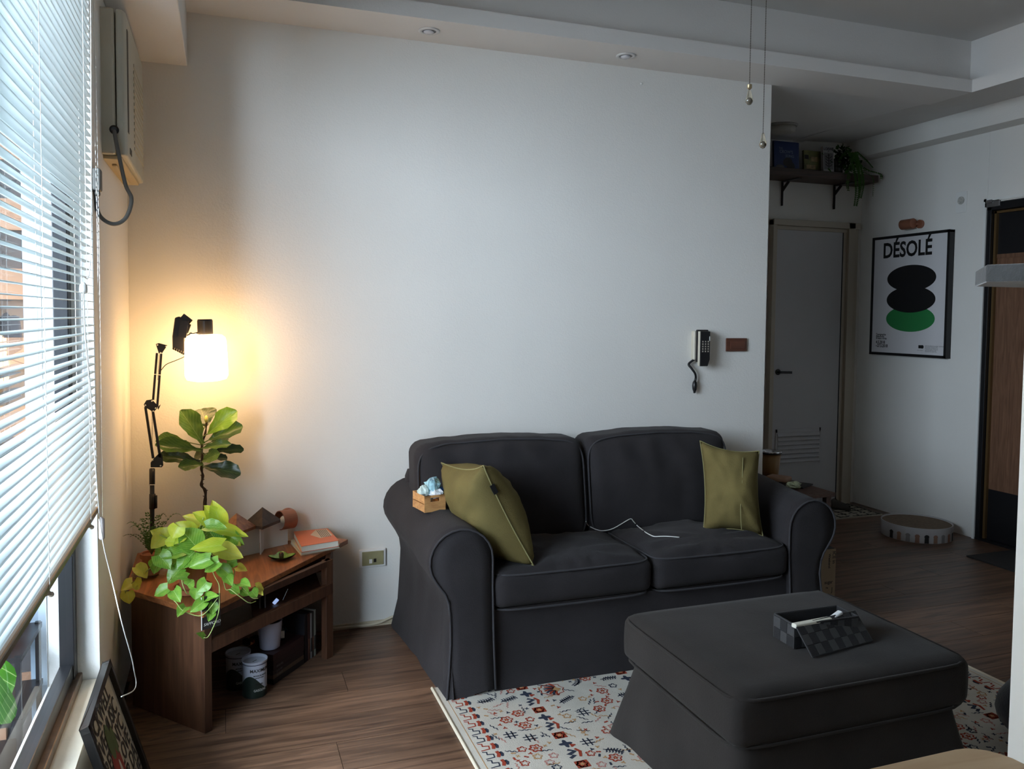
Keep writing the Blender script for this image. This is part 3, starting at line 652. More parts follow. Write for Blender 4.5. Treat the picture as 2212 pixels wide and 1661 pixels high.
def dish(z0, h, rr, inset):
    P = []
    for r in (0,.35,.65,.85,1.0):
        row = []
        for k in range(33):
            a = 2*PI*k/32; sq = rr*r*(1+.20*math.cos(4*a))
            row.append(V((dc.x+sq*math.cos(a), dc.y+sq*math.sin(a)*1.0, z0+h*(r**3)*(1+.15*math.cos(4*a))+inset)))
        P.append(row)
    return P
MB().grid(dish(TZ, .016, .046, .0)).build('underside', M('black_glaze', (.012,.012,.012), .25), ds, smooth=True)
MB().grid(dish(TZ, .0145, .043, .003)).build('glaze', M('leaf_glaze', (.16,.30,.06), .25, var=.5, vs=60), ds, smooth=True)
tag(MB().lathe([(.006,0),(.010,.004),(.010,.02),(.006,.026),(0,.027)], (dc.x-.002,dc.y-.004,TZ+.004), n=12).build('perfume_stopper', M('amber_glass', (.10,.06,.04), .12, metal=.6), smooth=True), 'small brown glass trinket standing in the green dish', 'trinket')

# black hanging card
cy_ = 2.838
ck = [at(435,1290,1,cy_), at(477,1277,1,cy_+.03), at(477,1342,1,cy_+.03), at(436,1361,1,cy_)]
cdn = thing('postcard', ck[3], 'black postcard with white lettering hanging over the table edge', 'card')
ex = (ck[1]-ck[0]); ex.z = 0; ex.normalize(); p0 = V((ck[0].x, ck[0].y-.004, 0)); wid = .066
mb = MB(); zt2, zb2 = ck[0].z, ck[3].z; nn = V((-ex.y, ex.x, 0))*.0025
mb.add([p0+V((0,0,zb2)), p0+ex*wid+V((0,0,zb2)), p0+ex*wid+V((0,0,zt2)), p0+V((0,0,zt2)), p0+nn+V((0,0,zb2)), p0+ex*wid+nn+V((0,0,zb2)), p0+ex*wid+nn+V((0,0,zt2)), p0+nn+V((0,0,zt2))], [(0,1,2,3),(7,6,5,4),(0,4,5,1),(1,5,6,2),(2,6,7,3),(3,7,4,0)])
mb.build('card', M('card_black', (.010,.010,.012), .3), cdn)
MB().text('SAPPORO', .0135, p0+ex*.006-nn*.3+V((0,0,zb2+.012)), ex, (ex.x*.25,ex.y*.25,1), .0).build('lettering', M('white_print', (.7,.7,.66), .6), cdn)
MB().prism([(p0.x+nn.x*0,p0.y),((p0+ex*wid).x,(p0+ex*wid).y),((p0+ex*wid).x-.03,(p0+ex*wid).y+.05),(p0.x-.03,p0.y+.05)], TZ+.0002, TZ+.001).build('folded_top', M('card_back', (.6,.6,.56), .6), cdn)
MB().bar(p0+V((0,0,zb2)), p0+V((0,0,zt2)), .0025).build('white_edge', M('card_back', (.6,.6,.56), .6), cdn)

# ---------------------------------------------------------------- things under the table
mcan = M('can_white', (.50,.53,.62), .4)
def can(x, y, rz, label, h=.135, r=.044):
    t = thing('money_tin', (x,y,0), label, 'tin', 'white and black tins under the table')
    MB().lathe([(r*.98,0),(r,.003),(r,h-.012),(r*1.06,h-.004),(r*1.07,h),(r*1.0,h),(r*.96,h-.01),(0,h-.01)], (x,y,0), n=36).build('can', mcan, t, smooth=False)
    for ring, z in ((1.075, h-.0045), (1.006, h-.018)): pass
    MB().tube([(x+r*1.045*math.cos(a), y+r*1.045*math.sin(a), h-.010) for a in [2*PI*k/36 for k in range(36)]], .0012, 5, True).build('rim_line', M('navy_line', (.02,.02,.05), .5), t)
    P0 = []; P1 = []
    for k in range(49):
        a = 2*PI*k/48; hh = .058+.026*math.cos((a-rz-PI)*1.0*2)
        P0.append(V((x+(r+.0006)*math.cos(a), y+(r+.0006)*math.sin(a), .001))); P1.append(V((x+(r+.0006)*math.cos(a), y+(r+.0006)*math.sin(a), hh)))
    MB().grid([P0,P1]).build('dark_band', M('can_dark_green', (.012,.022,.018), .35), t, smooth=True)
    def wrap(txt, size, z, a0, mat, name, sq=1.):
        mb = MB().text(txt, size, (0,0,0), (1,0,0), (0,0,1), .0003)
        mb.v = [V((x+(r+.001)*math.cos(a0+p.x*sq/r), y+(r+.001)*math.sin(a0+p.x*sq/r), z+p.z)) for p in mb.v]
        mb.build(name, mat, t)
    blk_ = M('ink_black', (.01,.01,.012), .6); wht_ = M('ink_white', (.6,.62,.6), .6)
    a0 = rz
    wrap('MAXIMUM', .017, h-.037, a0, blk_, 'lettering', .95)
    wrap('MOTOR OIL SERVICE', .0055, h-.052, a0+.28, blk_, 'lettering'); wrap('QUALITY FIRST', .005, h-.060, a0+.42, blk_, 'lettering')
    wrap('75W-90', .008, .050, a0+.45, blk_, 'lettering'); wrap('GASOLINE', .0125, .026, a0+.30, wht_, 'lettering', .8)
    MB().box((-.0105,-.0012,h-.0101),(.0105,.0012,h-.0094), rotz(.75, (x,y,0))).build('coin_slot', blk_, t)
    return t
can(.105,3.115,-PI/2-.42,'front white and black coin tin lettered in full under the table')
can(.048,3.20,-PI/2-.5,'rear white and black coin tin standing behind the front one')
# stack of dark cases
c45 = rotz(math.radians(51), (.175,3.165,0))
zz = 0.; names_ = ['lowest', 'second lowest', 'third', 'fourth', 'fifth', 'topmost']
for i, h in enumerate((.022,.016,.018,.020,.018,.024)):
    b_ = thing('book_case', (.175,3.165,zz), f'{names_[i]} dark book in the flat stack under the white planter', 'book', 'dark books stacked flat under the table')
    col = (.10,.065,.04) if i == 1 else (.012+.004*i,.012,.013)
    dx = random.uniform(-.003,.003)
    MB().box((dx,0,zz),(.205+dx,.14,zz+h-.0006), c45).build('cover', M('dark_cover_%d' % i, col, .4), b_, bevel=.001)
    if i in (1,2,3): MB().text(['','AVANTI','NOUVELLE','DIVX RX'][i] if i != 2 else '||  II  VV', .011, c45 @ V((.02,-.0006,zz+.005)), c45.to_3x3() @ V((1,0,0)), (0,0,1)).build('spine_marks', M('grey_ink', (.22,.22,.22), .6), b_)
    zz += h
# white planter on the stack
wp = at(583,1398,2,zz)
wpt = thing('white_planter', (wp.x,wp.y,zz), 'white round planter on the dark book stack under the table', 'planter')
MB().lathe([(.033,0),(.038,.004),(.047,.105),(.048,.108),(.044,.108),(.042,.095),(0,.095)], (wp.x,wp.y,zz), n=32).build('pot', M('lilac_white', (.46,.48,.60), .55), wpt, smooth=True)
MB().lathe([(.042,.096),(.02,.102),(0,.104)], (wp.x,wp.y,zz), n=16).build('soil', M('soil', (.02,.014,.01), .95), wpt)
bt = V(c45 @ V((.135,.06,zz)))
bo = thing('dropper_bottle', bt, 'small black bottle with white label beside the white planter', 'bottle')
MB().lathe([(.014,0),(.015,.003),(.015,.045),(.006,.052),(.006,.058)], bt).build('glass', M('black_glass', (.01,.01,.012), .1), bo, smooth=True)
MB().lathe([(.008,.056),(.008,.068),(.004,.07)], bt).build('cap', mblk, bo)
MB().box((-.002,-.0165,.012),(.012,-.0145,.040), Matrix.Translation(bt)).build('paper_label', mwhite, bo)
for i,(dx,h,th,col,la) in enumerate(((.0,.20,.022,(.012,.012,.016),'tall black book with blue lettering upright beside the stack'),(.026,.195,.016,(.07,.03,.025),'dark red book standing upright beside the black one'),(.045,.19,.012,(.34,.34,.36),'pale grey comic standing second from the right table leg'),(.059,.192,.012,(.05,.045,.04),'brown spined comic between two pale ones'),(.073,.195,.014,(.36,.38,.34),'pale green comic standing nearest the right table leg'))):
    m4 = c45 @ Matrix.Translation((.212+dx*.95, .002, 0))
    b_ = thing('standing_book', m4.translation, la, 'book', 'upright books under the table')
    MB().box((0,0,0),(th*.9,.13,h), m4).build('cover', M('standing_cover_%d' % i, col, .4), b_, bevel=.001)
    if i == 0: MB().text('HAPPY', .022, m4 @ V((-.0006,.10,.07)), m4.to_3x3() @ V((0,-.35,.93)), m4.to_3x3() @ V((0,.93,.35))).build('blue_lettering', M('cyan_ink', (.08,.25,.35), .5), b_)
    else:
        sm_ = MB(); sm_.box((.001,-.0006,h*.15),(th*.8,0,h*.45), m4); sm_.build('spine_art', M('spine_art_%d' % i, (.16,.07,.05) if i % 2 else (.05,.05,.05), .5, var=.6, vs=40), b_)
# power strip
ps = at(528,1400,2,.02)
pst = thing('power_strip', (ps.x,ps.y,0), 'power strip with glowing red lights at the back under the table', 'power strip')
mp4 = rotz(math.radians(40), (ps.x,ps.y,0))
MB().box((-.03,-.022,0),(.16,.022,.03), mp4).build('body', M('beige_plastic', (.45,.38,.27), .5), pst, bevel=.005)
MB().box((.0,-.014,.03),(.022,.014,.055), mp4).box((.04,-.016,.03),(.075,.016,.05), mp4).build('plug', mblk, pst, bevel=.003)
MB().sphere(at(538,1391,2,.033), .0042, 8).build('indicator', M('red_led', (1,.2,.08), .5, emit=(1,.12,.04), es=14), pst)
MB().sphere(at(549,1382,2,.033), .0042, 8).build('indicator', M('red_led', (1,.2,.08), .5), pst)
# upright tablets on inner shelf
for i,(x,y0,y1,la) in enumerate(((562,1286,1342,'silver edged tablet leaning at left on the inner shelf'),(573,1278,1340,'silver edged tablet leaning just right of the first'))):
    a_ = at(x+2,y0,1,3.22); b_ = at(x,y1,1,3.22)
    h_ = .12; o_ = V((b_.x,3.22,.285))
    t_ = thing('leaning_tablet', o_, la, 'tablet', 'tablets on the inner shelf')
    MB().box((-.002,0,0),(.002,.14,h_), Matrix.Translation(o_)).build('screen', mblk, t_, bevel=.001)
    MB().box((-.0025,-.0015,0),(.0025,.0,h_), Matrix.Translation(o_)).build('metal_edge', M('brushed_silver', (.35,.34,.33), .3, metal=.7), t_)
for i,(p,qq,wd,la,em) in enumerate(((at(591,1322,1,3.25),at(600,1294,1,3.25),.013,'small blue lit gadget leaning on the inner shelf',(.35,.5,1)),(at(611,1308,1,3.28),at(622,1272,1,3.28),.003,'thin steel pen standing tilted on the inner shelf',None))):
    p = V(p); p.z = .287; qq = V(qq)
    t_ = MB().bar(p, qq, wd, .006, (0,1,0)).build('gadget' if em else 'steel_pen', M('screen_glow', (.3,.4,.8), .3, emit=(.45,.6,1), es=.7) if em else M('chrome', (.5,.5,.5), .2, metal=1), None, bevel=.001)
    tag(t_, la, 'gadget' if em else 'pen')

# ---------------------------------------------------------------- outlet, cable on the floor, wall fittings
ot = at(804,1204,1,D)
oo = thing('wall_outlet', (ot.x,D,ot.z), 'beige telephone outlet low on the back wall beside the table', 'outlet')
MB().box((ot.x-.062,D-.012,ot.z-.042),(ot.x+.062,D,ot.z+.042)).build('surround', mtrimw, oo, bevel=.006, seg=3)
MB().box((ot.x-.048,D-.015,ot.z-.032),(ot.x+.050,D-.011,ot.z+.032)).build('plate', M('khaki_plate', (.30,.28,.15), .5, var=.1, vs=30), oo, bevel=.002)
MB().box((ot.x-.016,D-.017,ot.z-.022),(ot.x-.003,D-.0145,ot.z-.003)).build('blank_port', mtrimw, oo)
MB().box((ot.x+.004,D-.0165,ot.z-.018),(ot.x+.016,D-.0145,ot.z-.002)).build('socket', mblk, oo)
mcab = M('cream_cable', (.60,.53,.40), .55)
tag(MB().tube(smoothpath([(.46,D-.015,.012),(.56,D-.018,.012),(.62,D-.02,.012),(.67,D-.022,.018),(.72,D-.02,.035),(.79,D-.018,.05)], 6), .006, 8).build('floor_cable', mcab, smooth=True), 'cream cable running along the floor from table to sofa', 'cable')
sw = (at(1567,731,1,D)+at(1611,758,1,D))/2
wsn = thing('light_switch', (sw.x,D,sw.z), 'brown wooden light switch plate on the back wall near the corner', 'switch')
mswb = wood('switch_brown', (.085,.028,.016), (.13,.045,.025), 0, .35)
MB().box((sw.x-.063,D-.012,sw.z-.035),(sw.x+.063,D,sw.z+.035)).build('plate', mswb, wsn, bevel=.003)
MB().box((sw.x-.042,D-.016,sw.z-.022),(sw.x+.050,D-.011,sw.z+.021)).build('rocker', mswb, wsn, bevel=.002)
nk = at(1385,181,1,D); tag(MB().lathe([(.006,0),(.006,.006),(.003,.009)], nk, (0,-1,0), 10).build('wall_hook', mtrimw), 'tiny white hook high on the back wall', 'hook')
# intercom handset
ip = V((at(1507,715,1,3.61).x, D, at(1507,712,1,3.58).z))
x0 = at(1492,760,1,D).x; zt_ = at(1508,713,1,3.60).z; zb_ = at(1508,791,1,3.585).z
ic = thing('wall_telephone', (x0+.04,D,zb_), 'black and cream intercom telephone on the back wall beside the switch', 'telephone')
mcr = M('cream_plastic', (.55,.52,.43), .4)
MB().box((x0+.0,D-.03,zb_+.03),(x0+.095,D,zt_-.004)).build('cradle', mcr, ic, bevel=.006, seg=3)
MB().box((x0+.010,D-.042,zb_+.02),(x0+.078,D-.028,zt_+.002)).build('cradle_face', mblk, ic, bevel=.004)
hsx0, hsx1 = x0+.012, x0+.070
hsh = [(zt_-.006),(zb_+.03),(zb_+.0)]
def hs(y0, y1, ins, name, mt, taper=.012):
    P = [(hsx0+ins,zt_-.006),(hsx1-ins,zt_-.006),(hsx1-ins,zb_+.035),(hsx1-ins-taper,zb_),(hsx0+ins,zb_)]
    mb = MB(); n = len(P); mb.add([(x,y0,z) for x,z in P]+[(x,y1,z) for x,z in P], [tuple(range(n)), tuple(range(n,2*n))[::-1]]+[(i,(i+1)%n,n+(i+1)%n,n+i) for i in range(n)])
    return mb.build(name, mt, ic, bevel=.002)
hs(D-.066, D-.046, 0, 'handset_back', mcr); hs(D-.072, D-.064, .001, 'handset_face', mblk)
kb = MB()
for r_ in range(5):
    for c_ in range(3): kb.box((hsx0+.010+c_*.016,D-.0735,zt_-.112-.0+r_*.0125),(hsx0+.0165+c_*.016,D-.0715,zt_-.1045+r_*.0125))
kb.build('keypad', M('key_ivory', (.42,.38,.32), .5), ic)
MB().box((hsx1-.007,D-.0735,zt_-.055),(hsx1-.003,D-.0715,zt_-.032)).build('indicator_strip', mtrimw, ic)
cp = smoothpath([(x0+.015,D-.02,zb_+.035),at(1488,786,1,D-.02),at(1494,796,1,D-.025),at(1501,806,1,D-.025),at(1503,815,1,D-.02),at(1501,824,1,D-.02)], 14)
coil = []
for i in range(len(cp)-1):
    dd = (cp[i+1]-cp[i]).normalized(); e1_ = dd.orthogonal().normalized(); e2_ = dd.cross(e1_)
    for k in range(6):
        a = (i*6+k)*1.05; coil.append(cp[i]+(cp[i+1]-cp[i])*(k/6)+(e1_*math.cos(a)+e2_*math.sin(a))*.0045)
MB().tube(coil, .0022, 5).build('coiled_cord', mblk, ic, smooth=True)
MB().lathe([(.004,0),(.011,.012),(.0135,.03),(.011,.048),(.006,.06),(.006,.066),(.002,.068)], at(1501,821,1,D-.02), (-.02,0,-1), 14).build('cord_end', mblk, ic, smooth=True)

# ---------------------------------------------------------------- ceiling fittings
for i,(x,y,la) in enumerate(((.856,3.50,'recessed ceiling downlight nearer the left window'),(1.804,3.49,'recessed ceiling downlight above the sofa middle'))):
    t = thing('downlight', (x,y,ZS), la, 'downlight', 'recessed downlights in the soffit')
    MB().lathe([(.030,.0),(.046,.0),(.047,-.004),(.032,-.006),(.030,0)], (x,y,ZS), n=28, cap=False).build('trim_ring', M('satin_white', (.7,.7,.7), .35, metal=.2), t, smooth=True)
    MB().lathe([(.033,-.003),(.031,-.0035),(.026,-.004),(0,-.004)], (x,y,ZS), n=24, cap=False).build('recess', M('downlight_dark', (.10,.10,.11), .3, metal=.5), t)
    MB().lathe([(.024,0),(.022,-.006),(.012,-.010),(0,-.011)], (x,y+.004,ZS-.002), n=20).build('lens', M('frosted_lens', (.66,.66,.70), .25), t, smooth=True)
cl = at(1690,268,2,2.70)
t = thing('ceiling_lamp', cl, 'dark unlit round ceiling lamp in the hallway behind the wall corner', 'ceiling lamp')
MB().lathe([(.10,.012),(.10,-.012),(.092,-.02)], cl, n=28).build('base_ring', M('lamp_grey', (.30,.29,.27), .6), t)
MB().lathe([(.085,-.018),(.083,-.05),(.06,-.06),(0,-.062)], cl, n=28).build('diffuser', M('lamp_cream', (.42,.41,.37), .5), t, smooth=True)
mch = M('aged_brass', (.10,.085,.065), .35, metal=.8)
mam = M('amber_crystal', (.80,.72,.58), .05, trans=.9)
for i,(x,zt3,la) in enumerate(((1.431,at(1619,186,1,2.0).z,'shorter beaded pull chain with crystal bulb hanging from the ceiling'),(1.481,at(1648,288,1,2.0).z,'longer beaded pull chain with crystal bulb hanging from the ceiling'))):
    t = thing('pull_chain', (x,2.0,zt3), la, 'pull chain', 'beaded pull chains')
    mb = MB(); z = zt3
    while z < 2.96:
        s_ = .0021; c_ = V((x,2.0,z)); mb.add([c_+V((s_,0,0)),c_+V((-s_,0,0)),c_+V((0,s_,0)),c_+V((0,-s_,0)),c_+V((0,0,s_)),c_+V((0,0,-s_))], [(0,2,4),(2,1,4),(1,3,4),(3,0,4),(2,0,5),(1,2,5),(3,1,5),(0,3,5)]); z += .0048
    mb.tube([(x,2.0,zt3),(x,2.0,2.972)], .0006, 4)
    mb.build('bead_chain', mch, t, fix=False)
    if i == 0: MB().lathe([(.007,0),(.007,-.010),(.004,-.013)], (x,2.0,zt3+.004)).build('clasp', M('clasp_gold', (.5,.4,.25), .3, metal=.9), t)
    MB().lathe([(.002,.0),(.0045,-.006),(.0075,-.018),(.0105,-.030),(.0105,-.037),(.006,-.044),(0,-.046)], (x,2.0,zt3-(.008 if i == 0 else -.002)), n=14).build('crystal_bulb', mam, t, smooth=True)
    MB().lathe([(.003,0),(.0065,-.006),(.006,-.012),(0,-.014)], (x,2.0,zt3-(.034 if i == 0 else .024)), n=10).build('amber_core', M('amber_core', (.75,.45,.18), .3), t)

# ---------------------------------------------------------------- sofa
msofa = M('charcoal_cotton', (.031,.028,.030), .95, var=.16, vs=5, bump=.35, bs=220, spec=.15, sheen=.05)
mpipe = M('charcoal_piping', (.045,.043,.048), .85, spec=.2, sheen=.05)
sf = thing('sofa', (1.63,3.2,0), 'two seat charcoal fabric sofa with rolled arms against the back wall', 'sofa')
FY, BYs = 2.87, 3.62
def arm_profile(sgn):
    pts = []
    pts.append((.0,.02)); pts.append((.0,.2)); pts.append((.0,.40)); pts.append((0,.50))
    for k in range(1,15):
        a = math.radians(k*215/14); pts.append((-.122+.122*math.cos(a), .505+.122*math.sin(a)*(.98)))
    pts += [(-.185,.385),(-.172,.35),(-.165,.30),(-.168,.2),(-.178,.1),(-.19,.0)]
    return pts
def arm(xin, sgn, nm):
    prof = arm_profile(sgn); P = []; ny = 16
    for i in range(ny+1):
        t = i/ny; y = FY+(BYs-FY)*t; row = []
        for (x,z) in prof:
            zz_ = z+(.055*t*(1 if z > .3 else z/.3)) ; xx = x-.030*t*(1 if z > .25 else 0.35+z)-(.035*t*(1-z/.3) if z < .3 and x < -.1 else 0)
            w_ = .006*fbm((xin+xx*2, y*3, zz_*4), 2.)*(1 if z > .45 else 1.6)*(0 if i == 0 else 1)
            fl = -(.3-z)*.16*(1-t)**6 if (z < .3) else 0
            row.append(V((xin+sgn*(-(xx))+0, y+fl, zz_)) if sgn > 0 else V((xin+xx+w_, y+fl, zz_+w_*.5)))
            if sgn > 0: row[-1].x += w_; row[-1].z += w_*.5
        P.append(row)
    mb = MB().grid(P)
    n = len(prof)
    fr = P[0]; c_ = V((xin+(-.1)*(1 if sgn < 0 else -1), FY+.002, .3))
    # front face: fan of quads between outline and centre line
    mid = [V((xin-(.09)*(1 if sgn < 0 else -1), 0, 0)) for _ in fr]
    inner = []
    for p in fr:
        q_ = p.copy(); q_.x = xin-(.095 if sgn < 0 else -.095)+(p.x-(xin-(.095 if sgn < 0 else -.095)))*.5; q_.z = .02+(p.z-.02)*.93+.0; q_.y = FY-(.3-q_.z)*.16*(1 if q_.z < .3 else 0)-.003; inner.append(q_)
    mb.grid([fr, inner]); mb.add(inner, [tuple(range(len(inner)))])
    o = mb.build(nm, msofa, sf, smooth=True)
    MB().tube([p+V((0,-.002,0)) for p in fr], .0042, 6).build('arm_piping', mpipe, o, smooth=True)
    return o
XA, XB2 = .957, 2.312
arm(XA, -1, 'arm'); arm(XB2, 1, 'arm')
# base with front skirt, side hem pleat
fk = MB()
P = []
for i in range(25):
    x = XA+(XB2-XA)*i/24; row = []
    for j in range(9):
        z = .30*(1-j/8); row.append(V((x, FY+.012-(j/8)**2*.05+.004*fbm((x*4,z*2,0), 1.5)*(j/8), z+.002)))
    P.append(row)
fk.grid(P).build('front_skirt', msofa, sf, smooth=True, fix=False)
MB().box((XA-.02,FY+.02,.10),(XB2+.02,BYs-.02,.30)).build('base', msofa, sf)
for sgn, xx in ((-1, XA-.165), (1, XB2+.165)):
    P = []
    for i in range(13):
        t = i/12; row = []
        for j in range(8):
            s_ = j/7; z = .36*(1-s_)+.002
            y = FY-.006+t*.10-(.055*s_*s_)*(1-t)
            row.append(V((xx+sgn*(.004+.030*s_*t+.012*math.sin(t*5)*s_-.004*s_), y, z)))
        P.append(row)
    MB().grid(P).build('corner_pleat', msofa, sf, smooth=True)
# seat cushions
def seat(xa, xb):
    w_ = xb-xa; yc = (2.855+3.36)/2; dp = 3.36-2.855
    def fn(u, p):
        cr = (1-abs(u.x)**3.5)*(1-abs((u.y+.1))**3.2 if abs(u.y+.1) < 1 else 0)
        if u.z > 0: p.z += .040*max(0, cr)*u.z
        if u.y < -.6: p.y += -.010*(1-u.x*u.x)*(1-u.z*u.z)*1.5
        # creases radiating from the middle
        k = math.sin(math.atan2(u.y+.6, u.x)*9+fbm((u.x*1.5+xa, u.y*1.5, 0), 1.5)*3)
        if u.z > .5: p.z += .009*(abs(k)**.5*math.copysign(1,k))*min(1, (abs(u.x)+abs(u.y)))*.8*max(0,cr)**.4+.012*fbm((p.x+xa, p.y, 3), 5.)*max(0,cr)**.5
        return p
    mb = rbox(MB(), (0,0,0), (w_-.006, dp, .135), .035, 26, fn)
    for p in mb.v: p += V(((xa+xb)/2, yc, .372))
    o = mb.build('seat_cushion', msofa, sf, smooth=True)
    for zz_ in (.071, -.062):
        lp = []
        for k in range(60):
            a = 2*PI*k/60; ca, sa = math.cos(a), math.sin(a); n_ = 10
            ux = math.copysign(abs(ca)**(2/n_), ca); uy = math.copysign(abs(sa)**(2/n_), sa)
            lp.append(V(((xa+xb)/2+ux*(w_/2-.008), yc+uy*(dp/2-.004)-(.011*(1-ux*ux) if uy < 0 else 0), .372+zz_-.008)))
        MB().tube(lp, .0042, 6, True).build('cushion_piping', mpipe, o, smooth=True)
seat(XA+.002, 1.643); seat(1.645, XB2-.002)
def backc(xa, xb, lean):
    w_ = xb-xa; zb_, zt_ = .41, .875; dp = .20
    def fn(u, p):
        cr = max(0, (1-abs(u.x)**3))*max(0, (1-abs(u.z)**3))
        if u.y < 0: p.y -= .035*cr
        if u.z > .3: p.z += .012*math.cos(u.x*2.2)-.004+.006*fbm((p.x*1.3+xa, 7, 0), 6)
        if u.y < -.3:
            p.y += .011*fbm((p.x+xa, p.z*.35, 0), 9.)*max(.2, cr)+.012*math.sin(p.x*38+p.z*12+xa*3+3*fbm((p.x,p.z,1),4))*max(0, u.z+.2)*.5*(1-abs(u.x)**4)
        p.y += (p.z)*.16
        return p
    mb = rbox(MB(), (0,0,0), (w_-.008, dp, zt_-zb_), .055, 28, fn)
    for p in mb.v: p += V(((xa+xb)/2, 3.425, (zb_+zt_)/2))
    o = mb.build('back_cushion', msofa, sf, smooth=True)
    lp = []
    for k in range(72):
        a = 2*PI*k/72; ca, sa = math.cos(a), math.sin(a); n_ = 7
        ux = math.copysign(abs(ca)**(2/n_), ca); uz = math.copysign(abs(sa)**(2/n_), sa)
        zz_ = uz*((zt_-zb_)/2-.008); xx = ux*(w_/2-.012)
        z2 = zz_+(.012*math.cos(ux*2.2)-.004+.006*fbm((xx*1.3+xa, 7, 0), 6) if uz > .3 else 0)
        lp.append(V(((xa+xb)/2+xx, 3.425-dp/2+.016+z2*.16-.006, (zb_+zt_)/2+z2)))
    MB().tube(lp, .0042, 6, True).build('cushion_piping', mpipe, o, smooth=True)
backc(.768, 1.562, 0); backc(1.562, 2.325, 0)
mb = rbox(MB(), (0,0,0), (1.70,.10,.72), .04, 16, lambda u,p: p)
for p in mb.v: p += V((1.625,3.578,.375))
mb.build('back_frame', msofa, sf, smooth=True)

# throw pillows
mol = M('olive_linen', (.150,.120,.045), .9, var=.12, vs=9, bump=.4, bs=260, spec=.15)
mols = M('olive_piping', (.21,.19,.08), .8)
def pillow(tf, tbk, bf, bb, th, label, back=.5, parts=()):
    tf, tbk, bf, bb = map(V, (tf, tbk, bf, bb)); c_ = (tf+tbk+bf+bb)/4
    t = thing('throw_pillow', (c_.x,c_.y,min(bf.z,bb.z)), label, 'pillow', 'olive green pillows on the sofa')
    nrm = ((tbk-tf).cross(bf-tf)).normalized()
    n = 22; sides = []
    def S_(u, v):
        a = (u+1)/2; b = (v+1)/2
        return (tf*(1-a)*(1-b)+tbk*a*(1-b)+bf*(1-a)*b+bb*a*b)
    def warp(u, v):
        k = .12
        return u*(1-k*(1-v*v)*abs(u)**2), v*(1-k*(1-u*u)*abs(v)**2)
    for sg in (1, -1):
        P = []
        for i in range(n+1):
            row = []
            for j in range(n+1):
                u = -1+2*i/n; v = -1+2*j/n; uu, vv = warp(u, v)
                h = ((1-u*u)**.5)*((1-v*v)**.5) if abs(u) < 1 and abs(v) < 1 else 0
                h = max(0, (1-u*u)*(1-v*v))**.42
                wr_ = .10*math.sin(math.atan2(v,u)*10)*(abs(u*v))**.5+.12*fbm((u+c_.x*3,v,sg), 1.8)
                row.append(S_(uu, vv)+nrm*sg*th/2*h*(1+wr_))
            P.append(row)
        sides.append(P)
    MB().grid(sides[0]).grid(sides[1]).build('cushion', mol, t, smooth=True)
    lp = []
    for (a, b) in [(-1+2*i/n, -1) for i in range(n)]+[(1, -1+2*i/n) for i in range(n)]+[(1-2*i/n, 1) for i in range(n)]+[(-1, 1-2*i/n) for i in range(n)]:
        lp.append(S_(*warp(a, b)))
    MB().tube(lp, .003, 6, True).build('seam', mols, t, smooth=True)
    return t, S_, nrm, warp
p1, S1, n1, w1 = pillow((.925,2.895,.855), (.865,3.29,.80), (1.13,2.88,.452), (1.07,3.27,.45), .25, 'olive green throw pillow leaning on the left sofa arm')
MB().bar(S1(-.93,-.62)-V((0,.002,0)), S1(-.93,-.45)-V((0,.002,0)), .004, .02, n1).build('brand_tab', mblk, p1)
brp = at(1645,1160,2,.455); blp = at(1487,1132,2,.47)
p2, S2, n2, w2 = pillow(at(1512,952,1,3.22), at(1640,974,1,3.06), (blp.x,3.08,.462), (brp.x-.0,2.95,.462), .23, 'olive green throw pillow standing by the right sofa arm')
MB().tube(smoothpath([at(1605,988,1,3.02), at(1603,1050,1,2.97), at(1600,1100,1,2.945), at(1602,1145,1,2.94)], 6), .002, 6).build('zip_seam', mols, p2, smooth=True)

# wooden crate of wrappers on the left arm
mcr_ = wood('pine_crate', (.42,.20,.075), (.60,.33,.13), 0, .5, 10, 6)
cb = V((.835,3.27,.672)); 
c_n = at(917,1108,1,3.115); zc_ = c_n.z
crx = rotz(math.radians(10), (c_n.x, 3.115, zc_))
ct = thing('wooden_crate', (c_n.x+.05,3.17,zc_), 'small slatted pine crate on the left sofa arm', 'crate')
CW, CD, CH = .092, .120, .066
MB().box((0,0,0),(CW,.005,CH*.62), crx).box((0,0,CH*.62),(CW*.28,.005,CH), crx).box((CW*.72,0,CH*.62),(CW,.005,CH), crx).box((0,0,CH*.86),(CW,.005,CH), crx).build('end_board', mcr_, ct)
MB().box((0,CD-.005,0),(CW,CD,CH), crx).build('end_board', mcr_, ct)
for k in range(2):
    for sx in (0, CW-.005): MB().box((sx,.005,k*.034+.001),(sx+.005,CD-.005,k*.034+.031), crx).build('slat', mcr_, ct)
MB().box((.004,.004,0),(CW-.004,CD-.004,.004), crx).build('bottom', mcr_, ct)
def crumple(c, r, mat, la, sc=(1,1,1), seed=0):
    mb = MB().sphere(c, r, 16, sc)
    for p in mb.v:
        d = p-V(c); k = 1+.45*noise.noise(d/r*1.7+V((seed,0,0)))+.25*noise.noise(d/r*4+V((seed,9,0))); p.xyz = V(c)+d*k
    return tag(mb.build('snack_wrapper', mat), la, 'wrapper', 'wrappers in the wooden crate')
crumple(crx @ V((.060,.055,.085)), .034, M('blue_foil', (.30,.52,.80), .25, var=.75, vs=32, spec=.8), 'crumpled light blue wrapper on top of the crate', (1.1,.9,1.15), 3)
crumple(crx @ V((.025,.06,.075)), .024, M('mint_foil', (.50,.62,.60), .3, var=.3, vs=50), 'crumpled pale mint wrapper at the left of the crate', (1,1,1), 8)
crumple(crx @ V((.065,.028,.066)), .022, M('clear_film', (.62,.66,.70), .12, var=.3, vs=60), 'crumpled clear film at the front of the crate', (1.4,.9,.8), 5)
